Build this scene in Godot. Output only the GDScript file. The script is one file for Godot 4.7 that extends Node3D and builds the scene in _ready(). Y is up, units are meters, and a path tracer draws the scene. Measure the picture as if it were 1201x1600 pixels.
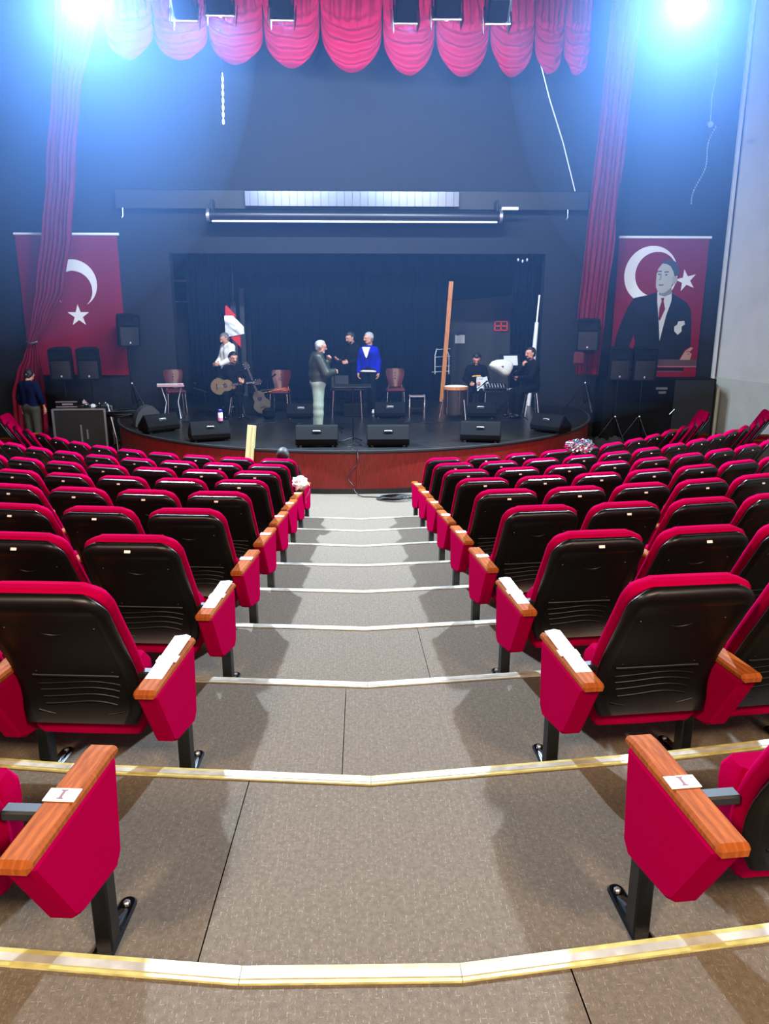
extends Node3D
# A theatre hall seen down the centre aisle: raked rows of magenta seats, a rounded stage, a dark front wall.
# y = 0 is the carpet of the step where the photographer stands; the stage lies towards -z.

const FLOOR_Y := -1.2915
const RISE := 0.1435
const STAGE_Y := -0.575
const WALL_Z := -17.8
const HUB := Vector3(-0.01, 0.0, -16.5)      # centre of the curved rows
const STAGE_HUB := Vector3(-0.08, 0.0, -17.3)
const STAGE_R := 5.06

var M := {}
var S := {}            # shared meshes
var taken := {}
var rng := RandomNumberGenerator.new()

# ------------------------------------------------------------------ mesh builder
class Mb:
	var v := PackedVector3Array()
	var n := PackedVector3Array()
	var uv := PackedVector2Array()
	var ix := PackedInt32Array()

	# a convex flat polygon turned so that it looks away from c
	func face(pts: Array, c: Vector3) -> void:
		var nn := Vector3.ZERO
		var mid := Vector3.ZERO
		var k := pts.size()
		for i in k:
			var a: Vector3 = pts[i]
			var b: Vector3 = pts[(i + 1) % k]
			nn += a.cross(b)
			mid += a
		mid /= k
		if nn.length_squared() < 1e-16:
			return
		nn = nn.normalized()
		var rev := nn.dot(mid - c) < 0.0
		if rev:
			nn = -nn
		var s := v.size()
		for p in pts:
			v.append(p); n.append(nn); uv.append(Vector2(p.x, p.y))
		for i in range(1, k - 1):
			if rev:
				ix.append_array([s, s + i, s + i + 1])
			else:
				ix.append_array([s, s + i + 1, s + i])

	# a smooth sheet of rows of points; closed round each row when ring is true
	func grid(rows: Array, ring := false, out_from = null) -> void:
		var m: int = rows[0].size()
		var r := rows.size()
		var s := v.size()
		var nr := PackedVector3Array()
		nr.resize(r * m)
		var um := m if ring else m - 1
		var tris := PackedInt32Array()
		for i in r - 1:
			for j in um:
				var j2 := (j + 1) % m
				var a: Vector3 = rows[i][j]
				var b: Vector3 = rows[i][j2]
				var c: Vector3 = rows[i + 1][j2]
				var d: Vector3 = rows[i + 1][j]
				var f := (c - a).cross(b - a)
				var g := (d - a).cross(c - a)
				nr[i * m + j] += f + g; nr[i * m + j2] += f; nr[(i + 1) * m + j2] += f + g; nr[(i + 1) * m + j] += g
				tris.append_array([i * m + j, i * m + j2, (i + 1) * m + j2, i * m + j, (i + 1) * m + j2, (i + 1) * m + j])
		var sum := 0.0
		if ring or out_from != null:
			for i in r:
				var c := Vector3.ZERO
				if out_from != null:
					c = out_from
				else:
					for j in m:
						c += rows[i][j]
					c /= m
				for j in m:
					sum += nr[i * m + j].dot(rows[i][j] - c)
		var sg := -1.0 if sum < 0.0 else 1.0
		for i in r:
			for j in m:
				v.append(rows[i][j]); n.append((nr[i * m + j] * sg).normalized()); uv.append(Vector2(float(j) / maxi(1, m - 1), float(i) / maxi(1, r - 1)))
		for t in range(0, tris.size(), 3):
			if sg > 0.0:
				ix.append_array([s + tris[t], s + tris[t + 1], s + tris[t + 2]])
			else:
				ix.append_array([s + tris[t], s + tris[t + 2], s + tris[t + 1]])

	func box(c: Vector3, size: Vector3, bev := 0.0, b := Basis.IDENTITY) -> void:
		var h := size * 0.5
		bev = minf(bev, minf(h.x, minf(h.y, h.z)) * 0.9)
		var P := {}
		for sx in [-1, 1]:
			for sy in [-1, 1]:
				for sz in [-1, 1]:
					P[[sx, sy, sz, 0]] = c + b * Vector3(sx * h.x, sy * (h.y - bev), sz * (h.z - bev))
					P[[sx, sy, sz, 1]] = c + b * Vector3(sx * (h.x - bev), sy * h.y, sz * (h.z - bev))
					P[[sx, sy, sz, 2]] = c + b * Vector3(sx * (h.x - bev), sy * (h.y - bev), sz * h.z)
		var q := [[-1, -1], [1, -1], [1, 1], [-1, 1]]
		for s in [-1, 1]:
			var fx := []; var fy := []; var fz := []
			for e in q:
				fx.append(P[[s, e[0], e[1], 0]]); fy.append(P[[e[0], s, e[1], 1]]); fz.append(P[[e[0], e[1], s, 2]])
			face(fx, c); face(fy, c); face(fz, c)
		if bev > 0.0:
			for s in [-1, 1]:
				for t in [-1, 1]:
					face([P[[s, t, -1, 0]], P[[s, t, -1, 1]], P[[s, t, 1, 1]], P[[s, t, 1, 0]]], c)
					face([P[[s, -1, t, 0]], P[[s, -1, t, 2]], P[[s, 1, t, 2]], P[[s, 1, t, 0]]], c)
					face([P[[-1, s, t, 1]], P[[-1, s, t, 2]], P[[1, s, t, 2]], P[[1, s, t, 1]]], c)
					for w in [-1, 1]:
						face([P[[s, t, w, 0]], P[[s, t, w, 1]], P[[s, t, w, 2]]], c)

	func tube(pts: Array, rad, sides := 8, capped := true) -> void:
		var rows := []
		var t0: Vector3 = (pts[1] - pts[0]).normalized()
		var u := t0.cross(Vector3.UP)
		if u.length() < 0.05:
			u = t0.cross(Vector3.RIGHT)
		u = u.normalized()
		for i in pts.size():
			var t: Vector3
			if i == 0:
				t = t0
			elif i == pts.size() - 1:
				t = (pts[i] - pts[i - 1]).normalized()
			else:
				t = ((pts[i + 1] - pts[i]).normalized() + (pts[i] - pts[i - 1]).normalized()).normalized()
			u = (u - t * u.dot(t)).normalized()
			var w := t.cross(u)
			var r: float = rad[i] if rad is Array else rad
			var row := PackedVector3Array()
			for j in sides:
				var a := TAU * j / sides
				row.append(pts[i] + (u * cos(a) + w * sin(a)) * r)
			rows.append(row)
		grid(rows, true)
		if capped:
			face(Array(rows[0]), pts[1]); face(Array(rows[-1]), pts[-2])

	# profile of (radius, height) turned about y, each band with its own edges
	func lathe(prof: Array, sides := 20, xf := Transform3D.IDENTITY, smooth := false) -> void:
		var rows := []
		var hi := -1e9; var lo := 1e9
		for p in prof:
			var row := PackedVector3Array()
			hi = maxf(hi, p.y); lo = minf(lo, p.y)
			for j in sides:
				var a := TAU * j / sides
				row.append(xf * Vector3(maxf(p.x, 0.0005) * cos(a), p.y, maxf(p.x, 0.0005) * sin(a)))
			rows.append(row)
		var c: Vector3 = xf * Vector3(0, (hi + lo) * 0.5, 0)
		if smooth:
			grid(rows, true, c)
		else:
			for i in rows.size() - 1:
				var y: float = (prof[i].y + prof[i + 1].y) * 0.5
				var cc: Vector3 = xf * Vector3(0, (y + (hi + lo) * 0.5) * 0.5, 0)
				grid([rows[i], rows[i + 1]], true, cc)

	# a flat outline (x, y) pushed along z to thickness d, edges eased by bev
	func prism(poly: PackedVector2Array, d: float, xf := Transform3D.IDENTITY, bev := 0.0) -> void:
		if not Geometry2D.is_polygon_clockwise(poly):
			poly = poly.duplicate(); poly.reverse()
		var k := poly.size()
		var ins := PackedVector2Array()
		for i in k:
			var e1 := (poly[i] - poly[(i + k - 1) % k]).normalized()
			var e2 := (poly[(i + 1) % k] - poly[i]).normalized()
			var n1 := Vector2(e1.y, -e1.x); var n2 := Vector2(e2.y, -e2.x)
			var bi := n1 + n2
			ins.append(poly[i] + bi * (bev / maxf(0.35, 1.0 + n1.dot(n2))))
		var tri := Geometry2D.triangulate_polygon(ins)
		for sd in [-1.0, 1.0]:
			var s := v.size()
			var nn: Vector3 = (xf.basis * Vector3(0, 0, sd)).normalized()
			for p in ins:
				v.append(xf * Vector3(p.x, p.y, sd * d * 0.5)); n.append(nn); uv.append(p)
			for t in range(0, tri.size(), 3):
				var a := tri[t]; var b := tri[t + 1]; var c := tri[t + 2]
				var cw := (ins[b] - ins[a]).cross(ins[c] - ins[a]) < 0.0
				if cw == (sd > 0.0):
					ix.append_array([s + a, s + b, s + c])
				else:
					ix.append_array([s + a, s + c, s + b])
		for i in k:
			var j := (i + 1) % k
			var e := (poly[j] - poly[i])
			var inn := Vector2(e.y, -e.x).normalized()
			var m := (poly[i] + poly[j]) * 0.5 + inn * 0.02
			var c3: Vector3 = xf * Vector3(m.x, m.y, 0)
			var z := d * 0.5 - bev
			face([xf * Vector3(poly[i].x, poly[i].y, -z), xf * Vector3(poly[j].x, poly[j].y, -z), xf * Vector3(poly[j].x, poly[j].y, z), xf * Vector3(poly[i].x, poly[i].y, z)], c3)
			if bev > 0.0:
				for sd in [-1.0, 1.0]:
					face([xf * Vector3(poly[i].x, poly[i].y, sd * z), xf * Vector3(poly[j].x, poly[j].y, sd * z), xf * Vector3(ins[j].x, ins[j].y, sd * d * 0.5), xf * Vector3(ins[i].x, ins[i].y, sd * d * 0.5)], c3)

	func ball(c: Vector3, r: Vector3, sides := 14, bands := 9, b := Basis.IDENTITY) -> void:
		var rows := []
		for i in bands + 1:
			var t := PI * i / bands
			var row := PackedVector3Array()
			for j in sides:
				var a := TAU * j / sides
				row.append(c + b * Vector3(r.x * maxf(sin(t), 0.002) * cos(a), r.y * cos(t), r.z * maxf(sin(t), 0.002) * sin(a)))
			rows.append(row)
		grid(rows, true, c)

	func add(o: Mb) -> void:
		var s := v.size()
		v.append_array(o.v); n.append_array(o.n); uv.append_array(o.uv)
		for i in o.ix:
			ix.append(s + i)

	func mesh() -> ArrayMesh:
		var a := []
		a.resize(Mesh.ARRAY_MAX)
		a[Mesh.ARRAY_VERTEX] = v; a[Mesh.ARRAY_NORMAL] = n; a[Mesh.ARRAY_TEX_UV] = uv; a[Mesh.ARRAY_INDEX] = ix
		var m := ArrayMesh.new()
		m.add_surface_from_arrays(Mesh.PRIMITIVE_TRIANGLES, a)
		return m

# ------------------------------------------------------------------ nodes
func free_name(parent: Node, called: String) -> String:
	var key := str(parent.get_instance_id()) + called
	var k: int = taken.get(key, 0)
	taken[key] = k + 1
	return called if k == 0 else "%s_%03d" % [called, k]

func thing(called: String, label: String, category: String, at := Vector3.ZERO, turn := 0.0, group := "") -> Node3D:
	var o := Node3D.new()
	o.name = free_name(self, called)
	add_child(o)
	o.position = at
	o.rotation.y = turn
	tag(o, label, category, group)
	return o

func tag(o: Node3D, label: String, category := "", group := "", kind := "") -> Node3D:
	o.set_meta("label", label)
	if category: o.set_meta("category", category)
	if group: o.set_meta("group", group)
	if kind: o.set_meta("kind", kind)
	return o

func part(parent: Node, called: String, shape, mat: Material, xf := Transform3D.IDENTITY, label := "") -> MeshInstance3D:
	var o := MeshInstance3D.new()
	o.name = free_name(parent, called)
	o.mesh = shape.mesh() if shape is Mb else shape
	o.material_override = mat
	o.transform = xf
	parent.add_child(o)
	if label: o.set_meta("label", label)
	return o

func solo(called: String, shape, mat: Material, label: String, category: String, at := Vector3.ZERO, turn := 0.0, group := "") -> MeshInstance3D:
	var o := part(self, called, shape, mat, Transform3D(Basis(Vector3.UP, turn), at))
	tag(o, label, category, group)
	return o

func struct(called: String, shape, mat: Material, label: String, parent: Node = self) -> MeshInstance3D:
	var o := part(parent, called, shape, mat)
	if parent == self:
		tag(o, label, called.get_slice("_", 0), "", "structure")
	return o

func mb() -> Mb:
	return Mb.new()

func at(x: float, y: float, z: float) -> Transform3D:
	return Transform3D(Basis.IDENTITY, Vector3(x, y, z))

# xf that lays an outline drawn as (forward, up) into a plane across x, for things that face -z
const SIDE := Transform3D(Vector3(0, 0, -1), Vector3(0, 1, 0), Vector3(1, 0, 0), Vector3.ZERO)

func side_at(x: float) -> Transform3D:
	return Transform3D(SIDE.basis, Vector3(x, 0, 0))

func V2(a: Array) -> PackedVector2Array:
	var o := PackedVector2Array()
	for i in range(0, a.size(), 2):
		o.append(Vector2(a[i], a[i + 1]))
	return o

# ------------------------------------------------------------------ materials
func plain(c: Color, rough := 0.6, metal := 0.0, spec := 0.5) -> StandardMaterial3D:
	var m := StandardMaterial3D.new()
	m.albedo_color = c; m.roughness = rough; m.metallic = metal; m.metallic_specular = spec
	return m

func noise(freq: float, seed_: int, oct := 4) -> FastNoiseLite:
	var f := FastNoiseLite.new()
	f.seed = seed_; f.frequency = freq; f.fractal_octaves = oct
	f.noise_type = FastNoiseLite.TYPE_SIMPLEX_SMOOTH
	return f

# a tiling picture that mixes two colours by noise, stretched by (sx, sy)
func mottle(c0: Color, c1: Color, freq: float, seed_: int, sx := 1.0, sy := 1.0, size := 256, hard := 1.0) -> ImageTexture:
	var f := noise(freq, seed_)
	var im := Image.create(size, size, false, Image.FORMAT_RGB8)
	for y in size:
		for x in size:
			# blend with the wrapped copy so that the edges meet
			var tx := float(x) / size; var ty := float(y) / size
			var a := f.get_noise_2d(x * sx, y * sy); var b := f.get_noise_2d((x - size) * sx, y * sy)
			var c := f.get_noise_2d(x * sx, (y - size) * sy); var d := f.get_noise_2d((x - size) * sx, (y - size) * sy)
			var q := lerpf(lerpf(a, b, tx), lerpf(c, d, tx), ty)
			im.set_pixel(x, y, c0.lerp(c1, clampf(0.5 + q * hard, 0.0, 1.0)))
	im.generate_mipmaps()
	return ImageTexture.create_from_image(im)

func textured(tex: Texture2D, scale: float, rough := 0.7, spec := 0.5, world := true) -> StandardMaterial3D:
	var m := plain(Color.WHITE, rough, 0.0, spec)
	m.albedo_texture = tex
	m.uv1_triplanar = true
	m.uv1_world_triplanar = world
	m.uv1_scale = Vector3.ONE * scale
	return m

func carpet_picture() -> ImageTexture:
	var size := 512
	var f := noise(0.05, 5); var g := noise(0.5, 9, 2)
	var im := Image.create(size, size, false, Image.FORMAT_RGB8)
	for y in size:
		for x in size:
			var t := 0.5 + 0.22 * f.get_noise_2d(x, y) + 0.45 * g.get_noise_2d(x, y)
			im.set_pixel(x, y, Color(0.255, 0.226, 0.196).lerp(Color(0.425, 0.380, 0.330), clampf(t, 0, 1)))
	var r := RandomNumberGenerator.new(); r.seed = 3
	# paler stitches: short dashes along the threads of a fine weave
	for dirn in 2:
		for p in 44:
			for q in 40:
				if r.randf() < (0.45 if dirn == 0 else 0.78): continue
				var u := int(p * size / 44.0) + r.randi_range(-1, 1); var v := int((q + 0.5 * (p % 2)) * size / 40.0) + r.randi_range(-2, 2)
				var w := r.randf_range(0.22, 0.50)
				for i in r.randi_range(4, 9):
					var x := posmod(u if dirn == 0 else v + i, size); var y := posmod(v + i if dirn == 0 else u, size)
					im.set_pixel(x, y, im.get_pixel(x, y).lerp(Color(0.66, 0.62, 0.56), w))
	im.generate_mipmaps()
	return ImageTexture.create_from_image(im)

func make_materials() -> void:
	M.carpet = textured(carpet_picture(), 1.35, 0.95, 0.15)
	M.fabric = textured(mottle(Color(0.475, 0.0, 0.148), Color(0.545, 0.0, 0.19), 0.35, 11, 1, 1, 128), 7.0, 1.0, 0.04, false)
	M.shell = textured(mottle(Color(0.030, 0.030, 0.031), Color(0.045, 0.044, 0.044), 0.06, 12, 1, 1, 128), 3.0, 0.36, 0.32, false)
	M.armwood = textured(mottle(Color(0.40, 0.19, 0.075), Color(0.55, 0.29, 0.12), 0.03, 13, 3.0, 0.3, 256), 2.5, 0.72, 0.12, false)
	M.post = plain(Color(0.025, 0.025, 0.027), 0.42)
	M.foot = plain(Color(0.02, 0.02, 0.022), 0.2)
	M.steel = plain(Color(0.62, 0.62, 0.63), 0.35, 0.9)
	M.dull_steel = plain(Color(0.30, 0.29, 0.27), 0.45, 0.8)
	M.grey_arm = plain(Color(0.11, 0.112, 0.12), 0.6, 0.0, 0.3)
	M.paper = plain(Color(0.74, 0.74, 0.73), 0.8)
	M.tag_white = plain(Color(0.78, 0.77, 0.73), 0.6)
	M.ink = plain(Color(0.33, 0.03, 0.06), 0.7)
	M.nosing_yellow = textured(mottle(Color(0.55, 0.515, 0.29), Color(0.67, 0.63, 0.39), 0.05, 14, 1, 1, 128, 1.4), 2.0, 0.45)
	M.nosing_pale = textured(mottle(Color(0.54, 0.52, 0.45), Color(0.66, 0.64, 0.57), 0.05, 29, 1, 1, 128, 1.4), 2.0, 0.45)
	M.nosing_white = textured(mottle(Color(0.50, 0.48, 0.44), Color(0.65, 0.64, 0.61), 0.03, 15, 1, 1, 128, 1.6), 1.5, 0.4)
	M.veil_tinted_wall = textured(mottle(Color(0.046, 0.058, 0.088), Color(0.060, 0.074, 0.108), 0.02, 16, 1, 1, 128), 0.5, 0.75, 0.4)  # black paint with the blue of the glare veil mixed into its colour
	M.dark_ceiling = plain(Color(0.05, 0.05, 0.055), 0.9)
	M.white_wall = textured(mottle(Color(0.72, 0.72, 0.705), Color(0.77, 0.77, 0.755), 0.02, 17, 1, 1, 128), 0.6, 0.75)
	M.dado = textured(mottle(Color(0.68, 0.69, 0.66), Color(0.73, 0.74, 0.71), 0.02, 18, 1, 1, 128), 0.6, 0.6)
	M.stage_floor = textured(mottle(Color(0.045, 0.050, 0.056), Color(0.13, 0.14, 0.15), 0.035, 19, 0.35, 2.0, 512, 1.1), 0.45, 0.34, 0.5)
	M.mahogany = textured(mottle(Color(0.38, 0.052, 0.040), Color(0.54, 0.105, 0.070), 0.05, 20, 2.4, 0.22, 256, 1.1), 1.2, 0.4, 0.5)
	M.stage_edge = plain(Color(0.16, 0.16, 0.17), 0.5)
	M.skirting = plain(Color(0.02, 0.02, 0.022), 0.6)
	M.navy_curtain = textured(mottle(Color(0.014, 0.030, 0.066), Color(0.022, 0.044, 0.092), 0.3, 21, 1, 1, 128), 3.0, 0.9, 0.2)
	M.black_cloth = plain(Color(0.02, 0.022, 0.03), 0.95, 0.0, 0.2)
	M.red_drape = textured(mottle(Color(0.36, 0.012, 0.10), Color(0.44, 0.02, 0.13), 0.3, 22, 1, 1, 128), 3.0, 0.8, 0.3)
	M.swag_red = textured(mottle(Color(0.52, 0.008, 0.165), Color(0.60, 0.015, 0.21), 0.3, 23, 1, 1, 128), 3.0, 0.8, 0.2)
	M.grey_wall = plain(Color(0.20, 0.20, 0.205), 0.85)
	M.pillar = plain(Color(0.26, 0.27, 0.29), 0.85)
	M.cab = textured(mottle(Color(0.034, 0.035, 0.037), Color(0.050, 0.051, 0.054), 0.5, 24, 1, 1, 128), 6.0, 0.8, 0.25)
	M.grille = plain(Color(0.085, 0.088, 0.092), 0.55, 0.3)
	M.badge = plain(Color(0.85, 0.86, 0.88), 0.25, 0.6)
	M.metal_black = plain(Color(0.03, 0.03, 0.033), 0.35, 0.4)
	M.chrome = plain(Color(0.80, 0.81, 0.82), 0.22, 1.0)
	M.chairwood = textured(mottle(Color(0.22, 0.055, 0.045), Color(0.32, 0.095, 0.07), 0.06, 25, 2.0, 0.4, 128), 4.0, 0.3, 0.5, false)
	M.chairseat = plain(Color(0.30, 0.03, 0.06), 0.8)
	M.pine = textured(mottle(Color(0.62, 0.36, 0.16), Color(0.78, 0.50, 0.26), 0.05, 26, 2.5, 0.25, 128), 2.0, 0.6, 0.4)
	M.palewood = textured(mottle(Color(0.60, 0.54, 0.36), Color(0.70, 0.64, 0.46), 0.05, 27, 2.5, 0.25, 128), 2.0, 0.6, 0.4)
	M.duct = plain(Color(0.30, 0.32, 0.36), 0.24, 1.0)
	M.beam = plain(Color(0.030, 0.034, 0.048), 0.6)
	M.roller = plain(Color(0.10, 0.11, 0.13), 0.35, 0.3)
	M.white_bar = plain(Color(0.86, 0.87, 0.88), 0.35)
	M.beige = plain(Color(0.55, 0.52, 0.43), 0.7)
	M.casepanel = plain(Color(0.055, 0.045, 0.042), 0.55)
	M.alu = plain(Color(0.75, 0.76, 0.78), 0.3, 0.9)
	M.skin = plain(Color(0.72, 0.50, 0.40), 0.6)
	M.skin.subsurf_scatter_enabled = true; M.skin.subsurf_scatter_strength = 0.1
	M.eye = plain(Color(0.03, 0.025, 0.02), 0.3)
	M.lip = plain(Color(0.52, 0.27, 0.24), 0.6)
	M.hair_dark = plain(Color(0.035, 0.028, 0.025), 0.6)
	M.hair_brown = plain(Color(0.08, 0.05, 0.04), 0.6)
	M.hair_grey = plain(Color(0.55, 0.55, 0.55), 0.6)
	M.hair_salt = plain(Color(0.36, 0.34, 0.33), 0.6)
	M.cloth_black = plain(Color(0.025, 0.027, 0.032), 0.9, 0.0, 0.25)
	M.cloth_navy = plain(Color(0.02, 0.05, 0.17), 0.9, 0.0, 0.25)
	M.cloth_blue = plain(Color(0.03, 0.06, 0.55), 0.85, 0.0, 0.25)
	M.cloth_white = plain(Color(0.86, 0.85, 0.81), 0.85, 0.0, 0.25)
	M.cloth_green = plain(Color(0.15, 0.17, 0.125), 0.45, 0.0, 0.45)
	M.cloth_sage = plain(Color(0.56, 0.61, 0.54), 0.85, 0.0, 0.25)
	M.cloth_grey = plain(Color(0.24, 0.235, 0.21), 0.9, 0.0, 0.25)
	M.denim = plain(Color(0.03, 0.045, 0.085), 0.9, 0.0, 0.25)
	M.shoe_white = plain(Color(0.87, 0.87, 0.86), 0.6)
	M.shoe_black = plain(Color(0.02, 0.02, 0.02), 0.4)
	M.guitar_top = plain(Color(0.36, 0.30, 0.17), 0.35)
	M.guitar_dark = plain(Color(0.13, 0.07, 0.04), 0.35)
	M.drumhead = plain(Color(0.86, 0.85, 0.80), 0.6)
	M.cable = plain(Color(0.03, 0.028, 0.028), 0.5)
	M.red_sign = plain(Color(0.85, 0.22, 0.17), 0.6)
	M.red_print = plain(Color(0.75, 0.04, 0.07), 0.6)
	M.yellow = plain(Color(0.85, 0.65, 0.2), 0.7)
	M.foil = plain(Color(0.80, 0.82, 0.84), 0.14, 1.0)
	M.foil_dark = plain(Color(0.03, 0.03, 0.035), 0.3)
	M.cover = textured(mottle(Color(0.66, 0.66, 0.60), Color(0.80, 0.80, 0.75), 0.06, 28, 1, 1, 128), 3.0, 0.8)
	M.keys = plain(Color(0.82, 0.82, 0.80), 0.35)
	M.plastic_bag = plain(Color(0.84, 0.85, 0.86), 0.3)

# ------------------------------------------------------------------ the scene
func _ready() -> void:
	rng.seed = 77
	# camera
	var cam := Camera3D.new()
	cam.name = "camera"
	cam.position = Vector3(-0.05, 1.68, 0.0)
	cam.rotation_degrees = Vector3(-15.0, -2.0, 0.0)
	cam.fov = 67.38
	cam.near = 0.05; cam.far = 80.0
	add_child(cam)
	cam.current = true
	# air and exposure
	var env := Environment.new()
	env.background_mode = Environment.BG_COLOR
	env.background_color = Color(0, 0, 0)
	env.tonemap_mode = Environment.TONE_MAPPER_LINEAR
	env.tonemap_exposure = 1.0
	env.sdfgi_enabled = true; env.ssao_enabled = true; env.ssil_enabled = true
	env.volumetric_fog_enabled = true; env.volumetric_fog_density = 0.0
	var we := WorldEnvironment.new()
	we.name = "world_environment"
	we.environment = env
	add_child(we)
	# house light over the rear of the hall, behind the photographer: warm ceiling panels
	house_panel(Vector3(-3.2, 5.2, 3.0), Vector3(0.2, -1.0, -0.45), HOUSE_ENERGY, "crescent flag")
	house_panel(Vector3(3.2, 5.2, 3.0), Vector3(-0.2, -1.0, -0.45), HOUSE_ENERGY, "portrait banner")
	make_materials()
	build_shell()
	build_floor()
	build_stage()
	build_seating()
	build_glare_haze()
	build_rigging()
	build_drapes()
	build_flags()
	build_sound()
	build_band()
	build_people()
	build_small()

const HOUSE_ENERGY := 95.0
const FLOOD_ENERGY := 520.0
const LANTERN_ENERGY := 20.0

func lamp_glow(c: Color, e: float) -> StandardMaterial3D:
	var m := plain(Color(0.9, 0.9, 0.9), 0.4)
	m.emission_enabled = true; m.emission = c; m.emission_energy_multiplier = e
	return m

func house_panel(p: Vector3, aim: Vector3, energy: float, where: String) -> void:
	var t := thing("ceiling_panel_light", "warm square panel light behind the rear rows on the %s side" % where, "lamp", p, 0.0, "ceiling panel lights over the rear rows")
	var b := Basis.looking_at(aim.normalized(), Vector3.FORWARD)
	var f := mb(); f.box(Vector3(0, 0, 0.06), Vector3(1.0, 1.0, 0.10), 0.01)
	part(t, "housing", f, plain(Color(0.75, 0.75, 0.74), 0.5), Transform3D(b, Vector3.ZERO))
	var g := mb(); g.box(Vector3(0, 0, 0.0), Vector3(0.9, 0.9, 0.012))
	part(t, "diffuser", g, lamp_glow(Color(1.0, 0.86, 0.68), 2.0), Transform3D(b, Vector3.ZERO))
	var l := AreaLight3D.new()
	l.name = "light"
	l.transform = Transform3D(b, aim.normalized() * 0.03)
	l.area_size = Vector2(0.9, 0.9)
	l.light_color = Color(1.0, 0.87, 0.72); l.light_energy = energy
	l.area_range = 40.0; l.shadow_enabled = true
	t.add_child(l)

# ------------------------------------------------------------------ walls and ceiling
func wall_run(a: Vector2, b: Vector2, y0: float, y1: float, thick: float) -> Mb:
	var m := mb()
	var d := (b - a)
	var mid := (a + b) * 0.5
	var bas := Basis(Vector3(d.x, 0, d.y).normalized(), Vector3.UP, Vector3(d.x, 0, d.y).normalized().cross(Vector3.UP))
	m.box(Vector3(mid.x, (y0 + y1) * 0.5, mid.y), Vector3(d.length(), y1 - y0, thick), 0.0, bas)
	return m

func build_shell() -> void:
	var top := 9.6
	var m := mb()
	m.box(Vector3(-8.6, 0, 0) + Vector3(2.235, (top + FLOOR_Y) * 0.5, WALL_Z - 0.15), Vector3(4.47, top - FLOOR_Y, 0.3))
	m.box(Vector3(6.365, (top + FLOOR_Y) * 0.5, WALL_Z - 0.15), Vector3(4.43, top - FLOOR_Y, 0.3))
	m.box(Vector3(0.01, (top + 2.80) * 0.5, WALL_Z - 0.15), Vector3(8.28, top - 2.80, 0.3))
	struct("wall_front", m, M.veil_tinted_wall, "matte black wall around the stage opening")
	# white wall beside the portrait banner, splayed outwards towards the rear
	var a := Vector2(8.32, -18.1); var b := Vector2(11.4, -5.0); var c := Vector2(11.4, 5.0)
	var w := wall_run(a, b, FLOOR_Y, top, 0.2); w.add(wall_run(b, c, FLOOR_Y, top, 0.2))
	struct("wall_right", w, M.white_wall, "white plastered side wall beside the portrait banner")
	var off := Vector2(-0.105, 0.025)
	var dd := wall_run(a + off, b + off, FLOOR_Y, 0.10, 0.02)
	struct("trim_1", dd, M.dado, "slightly darker lower band of the white side wall")
	var t2 := mb(); t2.box(Vector3(8.19, 4.75, WALL_Z + 0.05), Vector3(0.07, 9.4, 0.09), 0.01)
	struct("trim_2", t2, M.white_wall, "white corner strip where the black wall meets the white wall")
	var sk := wall_run(a + off * 1.3, b + off * 1.3, FLOOR_Y, FLOOR_Y + 0.10, 0.03)
	struct("baseboard_right", sk, M.skirting, "black baseboard of the white side wall")
	var l := wall_run(Vector2(-8.5, -18.1), Vector2(-11.4, -5.0), FLOOR_Y, top, 0.2); l.add(wall_run(Vector2(-11.4, -5.0), Vector2(-11.4, 5.0), FLOOR_Y, top, 0.2))
	struct("wall_left", l, M.veil_tinted_wall, "black side wall beside the crescent flag")
	var r := mb(); r.box(Vector3(0, (top + FLOOR_Y) * 0.5, 5.1), Vector3(23, top - FLOOR_Y, 0.2))
	struct("wall_rear", r, M.white_wall, "pale rear wall of the hall")
	var ce := mb(); ce.box(Vector3(0, top + 0.1, -8.2), Vector3(23.4, 0.2, 27.0))
	struct("ceiling", ce, M.dark_ceiling, "dark ceiling high over the seats")
	# stage house behind the opening
	var sb := mb(); sb.box(Vector3(0, 1.6, -21.1), Vector3(12.0, 5.6, 0.2))
	struct("wall_stage_back", sb, M.grey_wall, "grey wall at the back of the stage")
	for s in [-1.0, 1.0]:
		var sw := mb(); sw.box(Vector3(s * 5.6, 1.6, -19.6), Vector3(0.2, 5.6, 3.0))
		struct("wall_stage_left" if s < 0 else "wall_stage_right", sw, M.grey_wall if s < 0 else M.veil_tinted_wall, "side wall of the stage house on the crescent flag side" if s < 0 else "side wall of the stage house on the portrait banner side")
	var sc := mb(); sc.box(Vector3(0, 4.5, -19.6), Vector3(11.4, 0.2, 3.4))
	struct("ceiling_stage", sc, M.black_cloth, "black ceiling of the stage house")

# ------------------------------------------------------------------ carpeted steps
func step_r(k: int, phi: float) -> float:
	var r := 14.78 - 1.072 * k
	return r + 0.10 * maxf(0.0, 1.0 - absf(r * sin(phi)) / 1.6)

func polar(r: float, phi: float, y: float) -> Vector3:
	return HUB + Vector3(r * sin(phi), y, r * cos(phi))

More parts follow.
